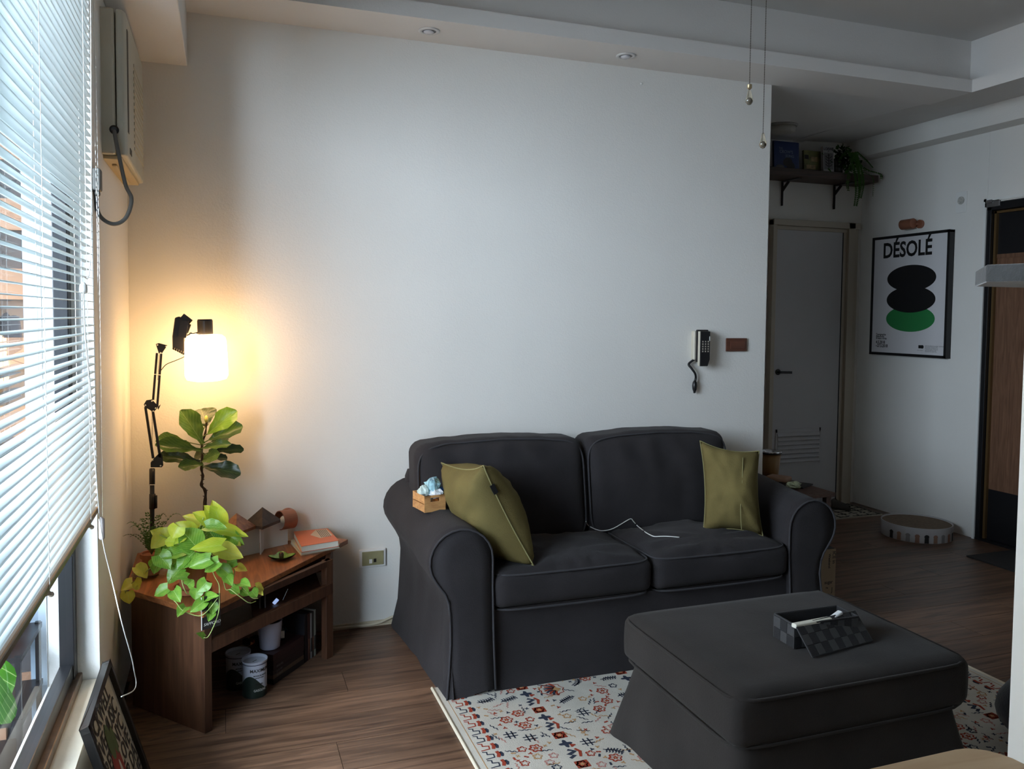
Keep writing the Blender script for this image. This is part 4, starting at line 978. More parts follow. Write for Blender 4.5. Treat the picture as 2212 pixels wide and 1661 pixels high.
crumple(crx @ V((.085,.06,.075)), .020, M('deep_blue_foil', (.04,.16,.60), .25, var=.3, vs=30), 'crumpled deep blue wrapper at the right of the crate', (1,1,1.2), 11)

# white cable on the seat
bpy.context.view_layer.update(); DG = bpy.context.evaluated_depsgraph_get(); cbp = []
for px_, py_ in ((1265,1128),(1270,1136),(1280,1142),(1290,1146),(1300,1148),(1315,1146),(1328,1141),(1340,1134),(1350,1128),(1362,1122),(1368,1128),(1376,1137),(1386,1145),(1395,1152),(1411,1160),(1425,1160),(1440,1160),(1467,1162)):
    q_ = at(px_, py_, 1, 3.2); ok_, lo_, nn_, *_ = S.ray_cast(DG, CAM, (q_-CAM).normalized())
    cbp.append(lo_+V((0,-.003,.004)))   # laid on the seat surface
tag(MB().tube(smoothpath(cbp, 4), .0022, 6).build('charging_cable', M('white_cable', (.75,.75,.72), .4), smooth=True), 'thin white charging cable lying on the sofa seat', 'cable')

# ---------------------------------------------------------------- ottoman
mott = M('charcoal_velour', (.032,.028,.026), .95, var=.22, vs=4, bump=.3, bs=260, spec=.12, sheen=.06)
OX0, OX1, OY0, OY1, OZ = 1.262, 2.085, 1.755, 2.405, .43
oc = V(((OX0+OX1)/2, (OY0+OY1)/2, 0))
om = thing('ottoman', oc, 'charcoal fabric footstool with a loose skirt on the rug', 'ottoman')
mb = rbox(MB(), (0,0,0), (OX1-OX0, OY1-OY0, .155), .035, 24, lambda u,p: V((p.x+ (0.006*math.copysign(1,u.x)*(1-u.z*u.z) if abs(u.x) > .9 else 0), p.y, p.z+(.006*(1-u.x**4)*(1-u.y**4)+.0025*fbm((p.x,p.y,0), 7) if u.z > 0 else 0))))
for p in mb.v: p += oc+V((0,0,OZ-.0775-.004))
ob_ = mb.build('seat_pad', mott, om, smooth=True)
def rrect(z, ex, n=80, rad=.06, wob=0.):
    lp = []; hx, hy = (OX1-OX0)/2+ex, (OY1-OY0)/2+ex
    for k in range(n):
        a = 2*PI*(k+.5)/n; ca, sa = math.cos(a), math.sin(a); e = 12
        r_ = (abs(ca/hx)**e+abs(sa/hy)**e)**(-1/e)
        lp.append(oc+V((ca*r_, sa*r_, z)))
    return lp
MB().tube(rrect(OZ-.020, .004), .0045, 6, True).build('top_piping', mott, ob_, smooth=True)
MB().tube(rrect(OZ-.150, .0), .004, 6, True).build('bottom_piping', mott, ob_, smooth=True)
P = []; NN = 160
for j in range(12):
    s_ = j/11; z = .283*(1-s_)+.009
    lp = rrect(z, -.022+.030*s_, NN); row = []
    for k, p in enumerate(lp):
        a = 2*PI*(k+.5)/NN; d = (p-oc); d.z = 0; d.normalize()
        ang = [abs(((a-c0_+PI) % (2*PI))-PI) for c0_ in [math.atan2(sy*.65, sx*.82) for sx in (-1,1) for sy in (-1,1)]]
        cr = math.exp(-(min(ang)/.10)**2)
        row.append(p+d*(.050*cr*s_**1.3+.010*fbm((p.x*2,p.y*2,z), 2.)*s_))
    row.append(row[0].copy()); P.append(row)
MB().grid(P).build('skirt', mott, om, smooth=True)

# woven box with leaning lid
BZb = OZ+.005
nb = V(at(1715,1401,2,BZb)); lb = V(at(1672,1375,2,BZb)); rt = V(at(1845,1327,2,BZb+.072)); rt.z = BZb
bw = (rt-nb); bd = lb-nb; bw = bw-bd.normalized()*bw.dot(bd.normalized())
BH = .072; wx, dx_ = bw.length, bd.length; ex, ey = bw.normalized(), bd.normalized()
bxm = basis(nb, ex, ey, (0,0,1))
mwv = [M('woven_black', (.014,.014,.016), .8, bump=.5, bs=400), M('woven_grey', (.050,.050,.052), .8, bump=.5, bs=400)]
wb = thing('woven_box', nb, 'open black woven storage box on the ottoman', 'box')
sh = MB().box((0,0,0),(wx,dx_,.004), bxm).box((0,0,0),(wx,.004,BH), bxm).box((0,dx_-.004,0),(wx,dx_,BH), bxm).box((0,0,0),(.004,dx_,BH), bxm).box((wx-.004,0,0),(wx,dx_,BH), bxm)
sh.build('shell', mwv[0], wb, bevel=.001)
def weave(parent, m4, w_, h_, nx, ny, t=.0022):
    a = MB(), MB()
    for i in range(nx):
        for j in range(ny):
            a[(i+j) % 2].box((w_*i/nx+.0006, -t, h_*j/ny+.0006), (w_*(i+1)/nx-.0006, 0, h_*(j+1)/ny-.0006), m4)
    a[0].build('dark_weave', mwv[0], parent, bevel=.0006)['kind'] = 'stuff'; a[1].build('grey_weave', mwv[1], parent, bevel=.0006)['kind'] = 'stuff'
weave(wb, bxm @ basis((0,0,0),(1,0,0),(0,1,0),(0,0,1)), wx, BH-.004, 9, 2)
weave(wb, bxm @ basis((0,dx_,0),(0,-1,0),(1,0,0),(0,0,1)), dx_, BH-.004, 3, 2)
for seg in (((0,0,BH),(wx,0,BH)),((0,0,BH),(0,dx_,BH)),((wx,0,BH),(wx,dx_,BH)),((0,dx_,BH),(wx,dx_,BH)),((0,0,0),(0,0,BH)),((0,dx_,0),(0,dx_,BH))):
    MB().bar(bxm @ V(seg[0]), bxm @ V(seg[1]), .004).build('binding', M('binding_grey', (.035,.035,.038), .7), wb)
l1 = V(at(1755,1419,2,BZb+.003)); l2 = V(at(1884,1384,2,BZb+.003)); tl1 = bxm @ V((.003,-.006,BH+.002))
lx = (l2-l1); ll = lx.length; lx = lx.normalized(); lz = (tl1-l1); lz = (lz-lx*lz.dot(lx)); lh = lz.length; lz = lz.normalized(); ly_ = lz.cross(lx)
lid = thing('woven_tray', l1, 'flat black and grey woven box cover leaning against the open box', 'box cover')
lm = basis(l1, lx, ly_, lz)
MB().box((0,0,0),(ll,.004,lh), lm).build('board', mwv[0], lid)
weave(lid, lm, ll, lh, 9, 3)
for seg in (((0,0,0),(ll,0,0)),((0,0,lh),(ll,0,lh)),((0,0,0),(0,0,lh)),((ll,0,0),(ll,0,lh))): MB().bar(lm @ V(seg[0]), lm @ V(seg[1]), .004).build('binding', M('binding_grey', (.035,.035,.038), .7), lid)
rm = thing('remote_control', bxm @ V((.02,.03,.03)), 'long white remote control lying in the woven box', 'remote control')
ra, rb = at(1714,1352,2,BZb+BH-.001), at(1793,1337,2,BZb+BH-.004)
MB().bar(ra, rb, .020, .013).build('body', M('ivory_plastic', (.80,.78,.68), .35), rm, bevel=.004, seg=3)
ra2, rb2 = at(1797,1336,2,BZb+BH-.006), at(1816,1322,2,BZb+BH+.006)
r2 = MB().bar(ra2, rb2, .018, .012).build('white_charger', M('pure_white_plastic', (.80,.82,.84), .3), bevel=.004, seg=3); tag(r2, 'short white plastic gadget propped at the far end of the woven box', 'gadget')

# ---------------------------------------------------------------- rug with printed pattern
RX0, RX1, RY0, RY1 = .740, 2.860, 1.15, 2.936
rg = thing('rug', ((RX0+RX1)/2,(RY0+RY1)/2,0), 'cream oriental patterned rug under the ottoman and sofa front', 'rug')
mb = MB(); P = []
for i in range(60):
    x = RX0+(RX1-RX0)*i/59; P.append([V((x+.002*math.sin(j*1.3), RY0+(RY1-RY0)*j/49, .007)) for j in range(50)])
mb.grid(P); 
mb.add([(RX0,RY0,.007),(RX1,RY0,.007),(RX1,RY1,.007),(RX0,RY1,.007),(RX0,RY0,.0005),(RX1,RY0,.0005),(RX1,RY1,.0005),(RX0,RY1,.0005)], [(0,4,5,1),(1,5,6,2),(2,6,7,3),(3,7,4,0),(4,7,6,5)])
mb.build('pile', M('rug_cream', (.54,.51,.45), .95, var=.10, vs=6, bump=.4, bs=300, spec=.1), rg, fix=False)
MB().tube([(RX0,RY0,.006),(RX0,RY1,.006)], .006, 8).build('bound_edge', M('rug_binding', (.60,.54,.42), .9), rg)
MB().tube([(RX1,RY0,.006),(RX1,RY1,.006)], .006, 8).build('bound_edge', M('rug_binding', (.60,.54,.42), .9), rg)
rr_ = random.Random(11)
pat = MB(); NAVY, RED, GOLD, ROSE = 0, 1, 2, 3
def stroke(pts, w_, c_, z=.0076):
    pat.cur = c_; n = len(pts)
    if n < 2: return
    L_, R2 = [], []
    for i, p in enumerate(pts):
        a = pts[max(0,i-1)]; b = pts[min(n-1,i+1)]; dx, dy = b[0]-a[0], b[1]-a[1]; l_ = math.hypot(dx,dy) or 1
        ww = w_*1.45*(.55+.45*math.sin(PI*(i+.4)/(n)))
        L_.append((p[0]-dy/l_*ww, p[1]+dx/l_*ww, z)); R2.append((p[0]+dy/l_*ww, p[1]-dx/l_*ww, z))
    pat.add(L_+R2, [(i,i+1,n+i+1,n+i) for i in range(n-1)])
def blob(cx, cy, r, c_, lobes=5, amp=.3, z=.0077, ph=0., n=20):
    pat.cur = c_; pts = [(cx+r*(1+amp*math.cos(lobes*a+ph))*math.cos(a), cy+r*(1+amp*math.cos(lobes*a+ph))*math.sin(a), z) for a in [2*PI*k/n for k in range(n)]]
    pat.add([(cx,cy,z)]+pts, [(0,1+k,1+(k+1)%n) for k in range(n)])
def ringf(cx, cy, r, c_, lobes=6, amp=.18, w_=.0022, ph=0.):
    stroke([(cx+r*(1+amp*math.cos(lobes*a+ph))*math.cos(a), cy+r*(1+amp*math.cos(lobes*a+ph))*math.sin(a)) for a in [2*PI*k/28 for k in range(29)]], w_, c_)
def flower(cx, cy, r, c_):
    ringf(cx, cy, r, c_, 6, .2, r*.13); blob(cx, cy, r*.45, c_, 5, .35, .0079); blob(cx, cy, r*.16, GOLD, 3, .1, .0081, n=8)
def branch(cx, cy, a, l_, c_, w_=.0018):
    p = (cx, cy); pts = [p]
    for k in range(7): a += rr_.uniform(-.35,.35); p = (p[0]+math.cos(a)*l_/7, p[1]+math.sin(a)*l_/7); pts.append(p)
    stroke(pts, w_, c_)
    for k in range(1,7):
        for s_ in (-1,1):
            q_ = pts[k]; b_ = a+s_*.9; stroke([q_, (q_[0]+math.cos(b_)*l_*.14, q_[1]+math.sin(b_)*l_*.14), (q_[0]+math.cos(b_+s_*.4)*l_*.22, q_[1]+math.sin(b_+s_*.4)*l_*.22)], w_*.9, c_)
def squig(cx, cy, c_, l_=.08, w_=.0013):
    a = rr_.uniform(0,6.3); p = (cx,cy); pts = [p]; k0 = rr_.uniform(-1,1)
    for k in range(16): a += math.sin(k*1.1+k0*3)*.9; p = (p[0]+math.cos(a)*l_/12, p[1]+math.sin(a)*l_/12); pts.append(p)
    stroke(pts, w_, c_)
def cross_(cx, cy, s_, c_):
    for a in (0, PI/2):
        for o_ in (-.35,.35): stroke([(cx-math.cos(a)*s_-math.sin(a)*o_*s_, cy-math.sin(a)*s_+math.cos(a)*o_*s_), (cx+math.cos(a)*s_-math.sin(a)*o_*s_, cy+math.sin(a)*s_+math.cos(a)*o_*s_)], .0022, c_)
def palm(cx, cy, s_, a0):
    for k in range(9):
        a = a0+(k-4)*.33; stroke([(cx,cy),(cx+math.cos(a)*s_*.6,cy+math.sin(a)*s_*.6),(cx+math.cos(a+.2)*s_,cy+math.sin(a+.2)*s_)], s_*.075, NAVY if k % 2 else RED)
    ringf(cx+math.cos(a0)*s_*.4, cy+math.sin(a0)*s_*.4, s_*.9, RED, 9, .1, .0018); blob(cx, cy, s_*.28, GOLD, 4, .2, .0079)
# borders
for bx, sg in ((RX0+.030,1),(RX1-.030,-1)):
    stroke([(bx,RY0+.03+k*.05) for k in range(int((RY1-RY0-.06)/.05)+1)], .0012, GOLD)
    y = RY0+.05
    while y < RY1-.05:
        x = bx+sg*.012
        stroke([(x,y),(x+sg*.03,y+.004),(x+sg*.032,y+.022),(x+sg*.012,y+.026),(x+sg*.014,y+.040),(x,y+.044)], .0024, NAVY if int(y*50) % 2 else RED)
        stroke([(x+sg*.042,y),(x+sg*.050,y+.02),(x+sg*.046,y+.036)], .0050, RED); stroke([(x+sg*.056,y+.002),(x+sg*.060,y+.018),(x+sg*.056,y+.03)], .0038, NAVY); y += .052
for by, sg in ((RY1-.03,-1),(RY0+.03,1)):
    x = RX0+.08
    while x < RX1-.08: stroke([(x,by),(x+.004,by+sg*.03),(x+.022,by+sg*.032),(x+.026,by+sg*.012),(x+.044,by)], .0024, NAVY); blob(x+.03, by+sg*.04, .008, RED, 4, .2); x += .055
# stripes of pattern parallel to the left border
for bx in (RX0+.30, RX1-.30, RX0+.72):
    y = RY0+.05; k = 0
    while y < RY1-.08:
        k += 1
        if k % 3 == 0: pat.cur = RED; pat.add([(bx,y,.0076),(bx+.045,y,.0076),(bx+.045,y+.04,.0076),(bx,y+.04,.0076)], [(0,1,2,3)]); flower(bx+.022, y+.02, .016, GOLD)
        elif k % 3 == 1: stroke([(bx,y),(bx+.02,y+.012),(bx+.004,y+.022),(bx+.03,y+.036),(bx+.01,y+.05)], .006, NAVY); stroke([(bx+.036,y),(bx+.046,y+.03),(bx+.036,y+.05)], .004, RED)
        else: blob(bx+.02, y+.025, .018, NAVY, 4, .4); blob(bx+.038, y+.01, .009, RED, 3, .3)
        y += .062
placed = []
def free(x, y, r):
    if not (RX0+.11+r < x < RX1-.11-r and RY0+.09+r < y < RY1-.08-r): return False
    for bx in (RX0+.30, RX1-.30, RX0+.72):
        if bx-.008-r < x < bx+.055+r: return False
    if any((x-a)**2+(y-b)**2 < (r+c_)**2 for a,b,c_ in placed): return False
    placed.append((x,y,r)); return True
for (cnt, r, fn_) in ((34,.056,lambda x,y: palm(x,y,.05,rr_.uniform(0,6.3))),(60,.036,lambda x,y: branch(x-.03,y,rr_.uniform(-.6,.6),.07,NAVY,.0022)),(90,.024,lambda x,y: flower(x,y,.019,RED)),(34,.028,lambda x,y: cross_(x,y,.024,NAVY)),
    (150,.0165,lambda x,y: ringf(x,y,.013,rr_.choice((RED,GOLD,ROSE,NAVY)),5,.25,.002)),(520,.0125,lambda x,y: squig(x-.01,y,rr_.choice((NAVY,NAVY,ROSE,GOLD)),.042,.0016)),(700,.008,lambda x,y: blob(x,y,.006,rr_.choice((NAVY,RED,GOLD)),rr_.choice((2,3,4)),.5,ph=rr_.uniform(0,6)))):
    tries = 0; done = 0
    while done < cnt and tries < cnt*40:
        tries += 1; x = rr_.uniform(RX0,RX1); y = rr_.uniform(RY0,RY1)
        if free(x, y, r): fn_(x, y); done += 1
po_ = pat.build('printed_pattern', [M('rug_navy', (.035,.042,.065), .95, spec=.1), M('rug_red', (.30,.05,.028), .95, spec=.1), M('rug_gold', (.42,.25,.12), .95, spec=.1), M('rug_rose', (.42,.20,.17), .95, spec=.1)], rg, fix=False)

# ---------------------------------------------------------------- framed picture leaning at left wall
fa = V((-.342,2.60,.372)); yn = 1.90
ca_, cb_ = at(224.5,1437,0,-.338), at(174,1566,0,-.338)
yF, yN, zT = ca_.y, cb_.y, (ca_.z+cb_.z)/2
lowx = -.225
fr_ = thing('framed_print', (-.25,(yF+yN)/2,0), 'black framed lettering print leaning on the left wall below the window', 'picture')
ydir = V((0,1,0)); zdir = (V((-.338,0,zT))-V((lowx,0,0))).normalized(); hgt = (V((-.338,0,zT))-V((lowx,0,0))).length
xdir = ydir.cross(zdir)
fm4 = basis((lowx,yN,0), ydir, -xdir, zdir)   # x along wall, y into the wall side
W_ = yF-yN; bw_ = .018
if fm4.to_3x3() @ V((0,1,0)) == V((0,0,0)): pass
nsg = 1 if (fm4.to_3x3() @ V((0,1,0))).x > 0 else -1     # +: local y points into the room
def fbx(mb, a, b): 
    a = list(a); b = list(b); a[1] *= nsg; b[1] *= nsg
    if a[1] > b[1]: a[1], b[1] = b[1], a[1]
    return mb.box(a, b, fm4)
mb = MB()
for a, b in (((0,-.004,0),(bw_,.018,hgt)),((W_-bw_,-.004,0),(W_,.018,hgt)),((0,-.004,0),(W_,.018,bw_)),((0,-.004,hgt-bw_),(W_,.018,hgt))): fbx(mb, a, b)
mb.build('frame', M('black_wood', (.014,.013,.012), .35), fr_, bevel=.0015)
mb = MB(); fbx(mb, (bw_,0,bw_), (W_-bw_,.004,hgt-bw_)); mb.build('print', M('print_cream', (.50,.44,.34), .7), fr_)
ink = MB(); R3 = fm4.to_3x3(); oy = .0052*nsg
def P3(u, v, k=0.): return fm4 @ V((u, oy+k*nsg, v))
rows_ = ['PICKWELL', 'LIVE MUSIC', 'FRESH NYC', 'MAKE LOVE', 'SUMMER DAY', 'THE KITCHEN', 'AND SALT']
for i, s_ in enumerate(rows_):
    v = hgt-.075-i*.055
    if v < .02: break
    ink.text(s_, .066, P3(W_-.03, v) if nsg > 0 else P3(.03, v), R3 @ V((-1 if nsg > 0 else 1,0,0)), R3 @ V((0,0,1)), .0015)
ink.build('hand_lettering', M('ink_brown', (.035,.028,.024), .7), fr_)
fig = MB()
def ell(cu, cv, ru, rv, k): fig.add([P3(cu, cv, k)]+[P3(cu+ru*math.cos(a), cv+rv*math.sin(a), k) for a in [2*PI*t/20 for t in range(20)]], [(0,1+t,1+(t+1)%20) for t in range(20)])
ell(W_*.42, hgt*.42, .055, .085, .0006); ell(W_*.36, hgt*.20, .075, .08, .0006)
fig.build('red_figure', M('print_red', (.28,.035,.025), .6, var=.3, vs=20), fr_)
fig = MB(); ell(W_*.42, hgt*.66, .030, .05, .0008); ell(W_*.52, hgt*.62, .02, .04, .0008); fig.build('green_leaves', M('print_green', (.09,.12,.04), .6), fr_)
fig = MB(); ell(W_*.46, hgt*.38, .012, .05, .0010); ell(W_*.36, hgt*.36, .02, .03, .0010); fig.build('white_spots', M('print_white', (.6,.55,.48), .6), fr_)

# ---------------------------------------------------------------- hallway: door, shelf and contents
mdoor = M('grey_white_door', (.52,.515,.53), .5, var=.02)
mframe = M('door_frame_beige', (.50,.45,.37), .5)
d1 = thing('door_1', (4.1,YF,0), '', ''); del d1['label']; del d1['category']; struct(d1)
MB().box((3.80,YF-.03,.01),(4.402,YF-.005,2.066)).build('door_leaf', mdoor, d1, bevel=.002)
fr1 = MB().box((3.762,YF-.05,0),(3.797,YF,2.135)).box((4.402,YF-.03,0),(4.44,YF,2.10)).box((4.44,YF-.055,0),(4.50,YF,2.14)).box((4.50,YF-.035,0),(4.545,YF,2.14)).box((3.762,YF-.055,2.095),(4.545,YF,2.14)).box((3.797,YF-.035,2.066),(4.44,YF,2.095))
fr1.build('frame', mframe, d1, bevel=.003)
MB().box((3.797,YF-.031,0),(3.802,YF-.02,2.07)).box((4.402,YF-.032,0),(4.409,YF-.02,2.07)).build('gap', mblk, d1)
MB().lathe([(.022,0),(.022,.008)], (3.845,YF-.03,1.025), (0,-1,0)).bar((3.845,YF-.06,1.025),(3.945,YF-.062,1.022),.014,.018).bar((3.845,YF-.03,1.025),(3.845,YF-.065,1.025),.014).build('handle', mblk, d1, bevel=.003)
vt = MB(); vt.box((3.838,YF-.036,.575),(4.245,YF-.03,.60)).box((3.838,YF-.036,.335),(4.245,YF-.03,.35)).box((3.838,YF-.036,.335),(3.852,YF-.03,.60)).box((4.231,YF-.036,.335),(4.245,YF-.03,.60)); vt.build('vent_frame', mdoor, d1)
lv = MB().add([(-.19,0,0),(.19,0,0),(.19,-.018,-.026),(-.19,-.018,-.026),(-.19,.002,0),(.19,.002,0),(.19,-.016,-.028),(-.19,-.016,-.028)], [(0,1,2,3),(7,6,5,4),(0,3,7,4),(1,5,6,2),(2,6,7,3),(0,4,5,1)]).build('vent_slat', mdoor, d1)
lv.location = V((4.0415,YF-.031,.575))-d1.location
for k in range(1,7): o = lv.copy(); C.objects.link(o); o.location = V((4.0415,YF-.031,.575-k*.0325))-d1.location
lv.data.vertices.foreach_get
for v_ in lv.data.vertices: v_.co += parent_world(d1)
mshelf = wood('dark_shelf_wood', (.040,.022,.014), (.075,.042,.028), 0, .5)
hs_ = thing('wall_shelf', (4.0,4.87,2.415), 'long dark wooden wall shelf above the hallway door', 'shelf')
MB().box((2.9,4.76,2.42),(4.543,YF,2.472)).build('board', mshelf, hs_, bevel=.003)
for x in (3.86, 4.33):
    MB().bar((x,YF-.006,2.42),(x,YF-.006,2.24),.028,.006,(1,0,0)).bar((x,YF-.02,2.412),(x,4.78,2.412),.028,.006,(0,0,1)).bar((x,YF-.012,2.35),(x,4.90,2.408),.01,.02).build('bracket', mblk, hs_, bevel=.001)
def shelf_book(name, x0, x1, y, z1, mat, label, th=.02, cat='book', tilt=.06):
    t = thing(name, ((x0+x1)/2,y,2.472), label, cat)
    m4 = Matrix.Translation((x0,y,2.472)) @ Matrix.Rotation(-tilt, 4, 'X')
    MB().box((0,0,0),(x1-x0,th,z1-2.472), m4).build('cover', mat, t, bevel=.001); return t, m4
b1, m4 = shelf_book('blue_book', 3.655, 3.868, 4.80, 2.665, M('deep_blue_cover', (.010,.028,.12), .4), 'deep blue picture book with dark bird facing out on the shelf')
MB().text('THE', .018, m4 @ V((.04,-.001,.137)), (1,0,0), (0,0,1)).text('CROW\'S', .030, m4 @ V((.045,-.001,.11)), (1,0,0), (0,.0,1), .0004).text('SONG', .026, m4 @ V((.095,-.001,.083)), (1,0,0), (0,0,1), .0004).build('title', M('pale_blue_ink', (.22,.28,.38), .6), b1)
bd_ = MB(); bd_.sphere(m4 @ V((.115,-.001,.045)), .04, 14, (1,.02,.9)).sphere(m4 @ V((.14,-.001,.02)), .035, 12, (1,.02,.9)); bd_.build('bird_print', M('bird_black', (.012,.010,.012), .6), b1)
MB().sphere(m4 @ V((.05,-.001,.012)), .03, 12, (1.2,.02,.5)).build('rock_print', M('rock_grey', (.13,.13,.14), .6), b1)
b2, m4 = shelf_book('yellow_comic', 3.935, 4.085, 4.83, 2.625, M('comic_olive', (.15,.15,.045), .4, var=.5, vs=14), 'colourful yellow and green comic left of the white box')
MB().box((.02,-.001,.02),(.10,0,.05), m4).box((.06,-.001,.075),(.12,0,.11), m4).build('comic_art', M('comic_cream', (.34,.25,.12), .5, var=.5, vs=40), b2); MB().box((.0,-.0012,.0),(.13,-.0005,.016), m4).box((.005,-.0012,.09),(.04,-.0005,.12), m4).build('comic_black', mblk, b2)  # cream and black patches on the comic cover
b3, m4 = shelf_book('white_box', 4.07, 4.165, 4.79, 2.655, M('box_grey_white', (.36,.35,.36), .5), 'narrow white box with plant print and black capitals', .025, 'box')
MB().text('LOEWE', .026, m4 @ V((.0475,-.001,.157)), (1,0,0), (0,0,1), .0008, 'CENTER').text('001', .010, m4 @ V((.0475,-.001,.146)), (1,0,0), (0,0,1), .0003, 'CENTER').build('lettering', mblk, b3)
pm = MB(); pm.box((.008,-.0012,.02),(.087,-.0006,.138), m4); pm.build('print_panel', M('box_print_grey', (.17,.17,.175), .6), b3)
pm = MB()
for k in range(4):
    for s_ in (-1,1): pm.tube([m4 @ V((.0475+s_*t*.028,-.002,.04+k*.02+.016*t*t)) for t in (0,.4,.8,1)], .003, 5)
pm.tube([m4 @ V((.0475,-.002,.03)), m4 @ V((.0475,-.002,.12))], .003, 5); pm.sphere(m4 @ V((.0475,-.002,.122)), .009, 8, (1,.2,1)); pm.build('plant_print', M('box_ink', (.045,.045,.05), .6), b3)
for i,(x,col,la) in enumerate(((3.50,(.10,.03,.02),'dark red spine at the far left of the hall shelf'),(3.532,(.02,.02,.02),'thin black book beside the red spine on the hall shelf'),(3.553,(.36,.33,.28),'pale book with brown lettering left of the blue one'),(3.585,(.30,.26,.20),'tan book just left of the blue picture book'))):
    bb = thing('shelf_book', (x,4.83,2.472), la, 'book', 'upright books on the hall shelf')
    MB().box((x,4.80,2.472),(x+.022,4.95,2.64-.01*i)).build('cover', M('hall_book_%d' % i, col, .5), bb, bevel=.001)
# trailing shelf plant
hp = V((4.235,4.85,2.472))
hpt = thing('trailing_shelf_plant', hp, 'dark trailing fern in a glass jar on the shelf end', 'plant')
MB().lathe([(.035,0),(.045,.01),(.045,.10),(.04,.11)], hp).build('jar', M('dark_jar', (.03,.035,.03), .15), hpt, smooth=True)
mhl = [M('ivy_dark', (.018,.045,.014), .9, transl=.15, spec=.05), M('ivy_mid', (.04,.095,.02), .9, transl=.15, spec=.05)]
hlm = [leaf_mesh('leaf', q_, 1, 1, True, .1, .1) for q_ in mhl]
rq = random.Random(5)
for i in range(190):
    a = rq.uniform(0, 2*PI); r_ = abs(rq.gauss(0,.085)); z = rq.uniform(.06,.21)-r_*.35
    b_ = hp+V((math.cos(a)*r_*1.2+.02, math.sin(a)*r_*.6-.03, z)); d_ = V((rq.uniform(-1,1),rq.uniform(-1,.3),rq.uniform(-.8,.5))).normalized()
    put_leaf(hlm[i % 2], hpt, b_, b_+d_*rq.uniform(.022,.036), rq.uniform(.018,.028), (rq.uniform(-.3,.3),-1,.6))
def vine(pts, name='trailing_frond', nl=26, ls=.024):
    sp_ = smoothpath(pts, 10); mb = MB(); mb.tube(sp_, .0013, 4)
    n = len(sp_)
    for k in range(nl):
        p = sp_[int((k+.5)/nl*(n-1))]; l_ = ls*(1-.55*k/nl)
        for s_ in (-1,1):
            e = p+V((s_*l_,-.004,-l_*.35)); mb.add([p, p+V((s_*l_*.5,-.002,l_*.12)), e, p+V((s_*l_*.5,-.002,-l_*.42))], [(0,1,2,3)])
    mb.build(name, mhl[1], hpt, fix=False)
def vp(x, y): return at(x, y, 1, 4.74)
vine([vp(1840,330), vp(1850,370), vp(1852,410), vp(1847,445)], nl=40, ls=.045)
vine([vp(1845,330), vp(1858,370), vp(1862,400), vp(1857,428)], nl=34, ls=.036)
vine([vp(1838,330), vp(1836,365), vp(1830,395), vp(1832,412)], nl=24, ls=.026)
vine([vp(1850,328), vp(1870,345), vp(1885,362)], nl=20, ls=.02)
vine([vp(1845,345), vp(1870,365), vp(1900,375), vp(1903,386)], nl=24, ls=.026)
vine([vp(1860,370), vp(1884,382), vp(1886,405), vp(1885,424)], nl=16, ls=.013)
vine([vp(1830,325), vp(1820,335), vp(1812,345)], nl=12, ls=.02)

# ---------------------------------------------------------------- right wall: poster, lamp, plate, entry door
pst_ = thing('framed_poster', (XR,4.47,1.16), 'black framed poster with two black and one green ovals', 'poster')
y0, y1, z0, z1 = 4.812, 4.132, 1.160, 2.020
mfrb = M('poster_frame_black', (.008,.008,.009), .35)
XP = XR-.045
mb = MB()
for a, b in (((XP,y1,z0),(XR,y1+.018,z1)),((XP,y0-.018,z0),(XR,y0,z1)),((XP,y1,z0),(XR,y0,z0+.018)),((XP,y1,z1-.018),(XR,y0,z1))): mb.box(a, b)
mb.build('frame', mfrb, pst_, bevel=.001)
MB().box((XP+.006,y1+.016,z0+.016),(XP+.010,y0-.016,z1-.016)).build('sheet', M('poster_white', (.66,.65,.67), .5), pst_)
XQ = XP+.0055
def py_(u): return y0-u*(y0-y1)           # u: 0 left .. 1 right as one looks at the wall
def pz_(v): return z1-v*(z1-z0)
MB().text('DÉSOLÉ', .150, (XQ,py_(.145),pz_(.178)), (0,-1,0), (0,0,1), .0040, squash=.83).build('title', mfrb, pst_)
def oval(cu, cv, ru, rv, mat, name, k):
    n = 48; c_ = (XQ-k, py_(cu), pz_(cv)); MB().add([c_]+[(XQ-k, py_(cu)-ru*math.cos(a), pz_(cv)+rv*math.sin(a)) for a in [2*PI*t/n for t in range(n)]], [(0,1+t,1+(t+1)%n) for t in range(n)]).build(name, mat, pst_)
oval(.535,.692,.215,.092, M('poster_green', (.020,.20,.055), .5), 'green_oval', 0)
oval(.535,.535,.215,.092, mfrb, 'black_oval', .0004); oval(.535,.36,.215,.092, mfrb, 'black_oval', .0006)
tx = MB()
for i, s_ in enumerate(('Topographie', 'Ebauchons', 'Ernesto Artes')): tx.text(s_, .020, (XQ,py_(.085),pz_(.835+i*.0165)), (0,-1,0), (0,0,1), .0006, squash=.9)
tx.text('4.5.2018', .030, (XQ,py_(.085),pz_(.905)), (0,-1,0), (0,0,1), .0010, squash=.85).text('–27.5.2018', .030, (XQ,py_(.085),pz_(.935)), (0,-1,0), (0,0,1), .0010, squash=.85)
for i, s_ in enumerate(('RUE MOUSSELINE GALERIE CENTRALE', 'Du mardi au samedi de midi', 'Entree libre, rue des Arts 12', 'Ouverture jusqu a 18 heures', 'avec le soutien de la ville', 'Impression sur papier mat')): tx.text(s_, .0095, (XQ,py_(.745),pz_(.912+i*.0088)), (0,-1,0), (0,0,1), squash=.95)
tx.text('centre culturel', .008, (XQ,py_(.645),pz_(.948)), (0,-1,0), (0,0,1))
tx.build('small_print', mfrb, pst_)
lg = MB().box((XQ-.0004,py_(.66)-.026,pz_(.930)-.0),(XQ,py_(.66),pz_(.930)+.022)); n = 20
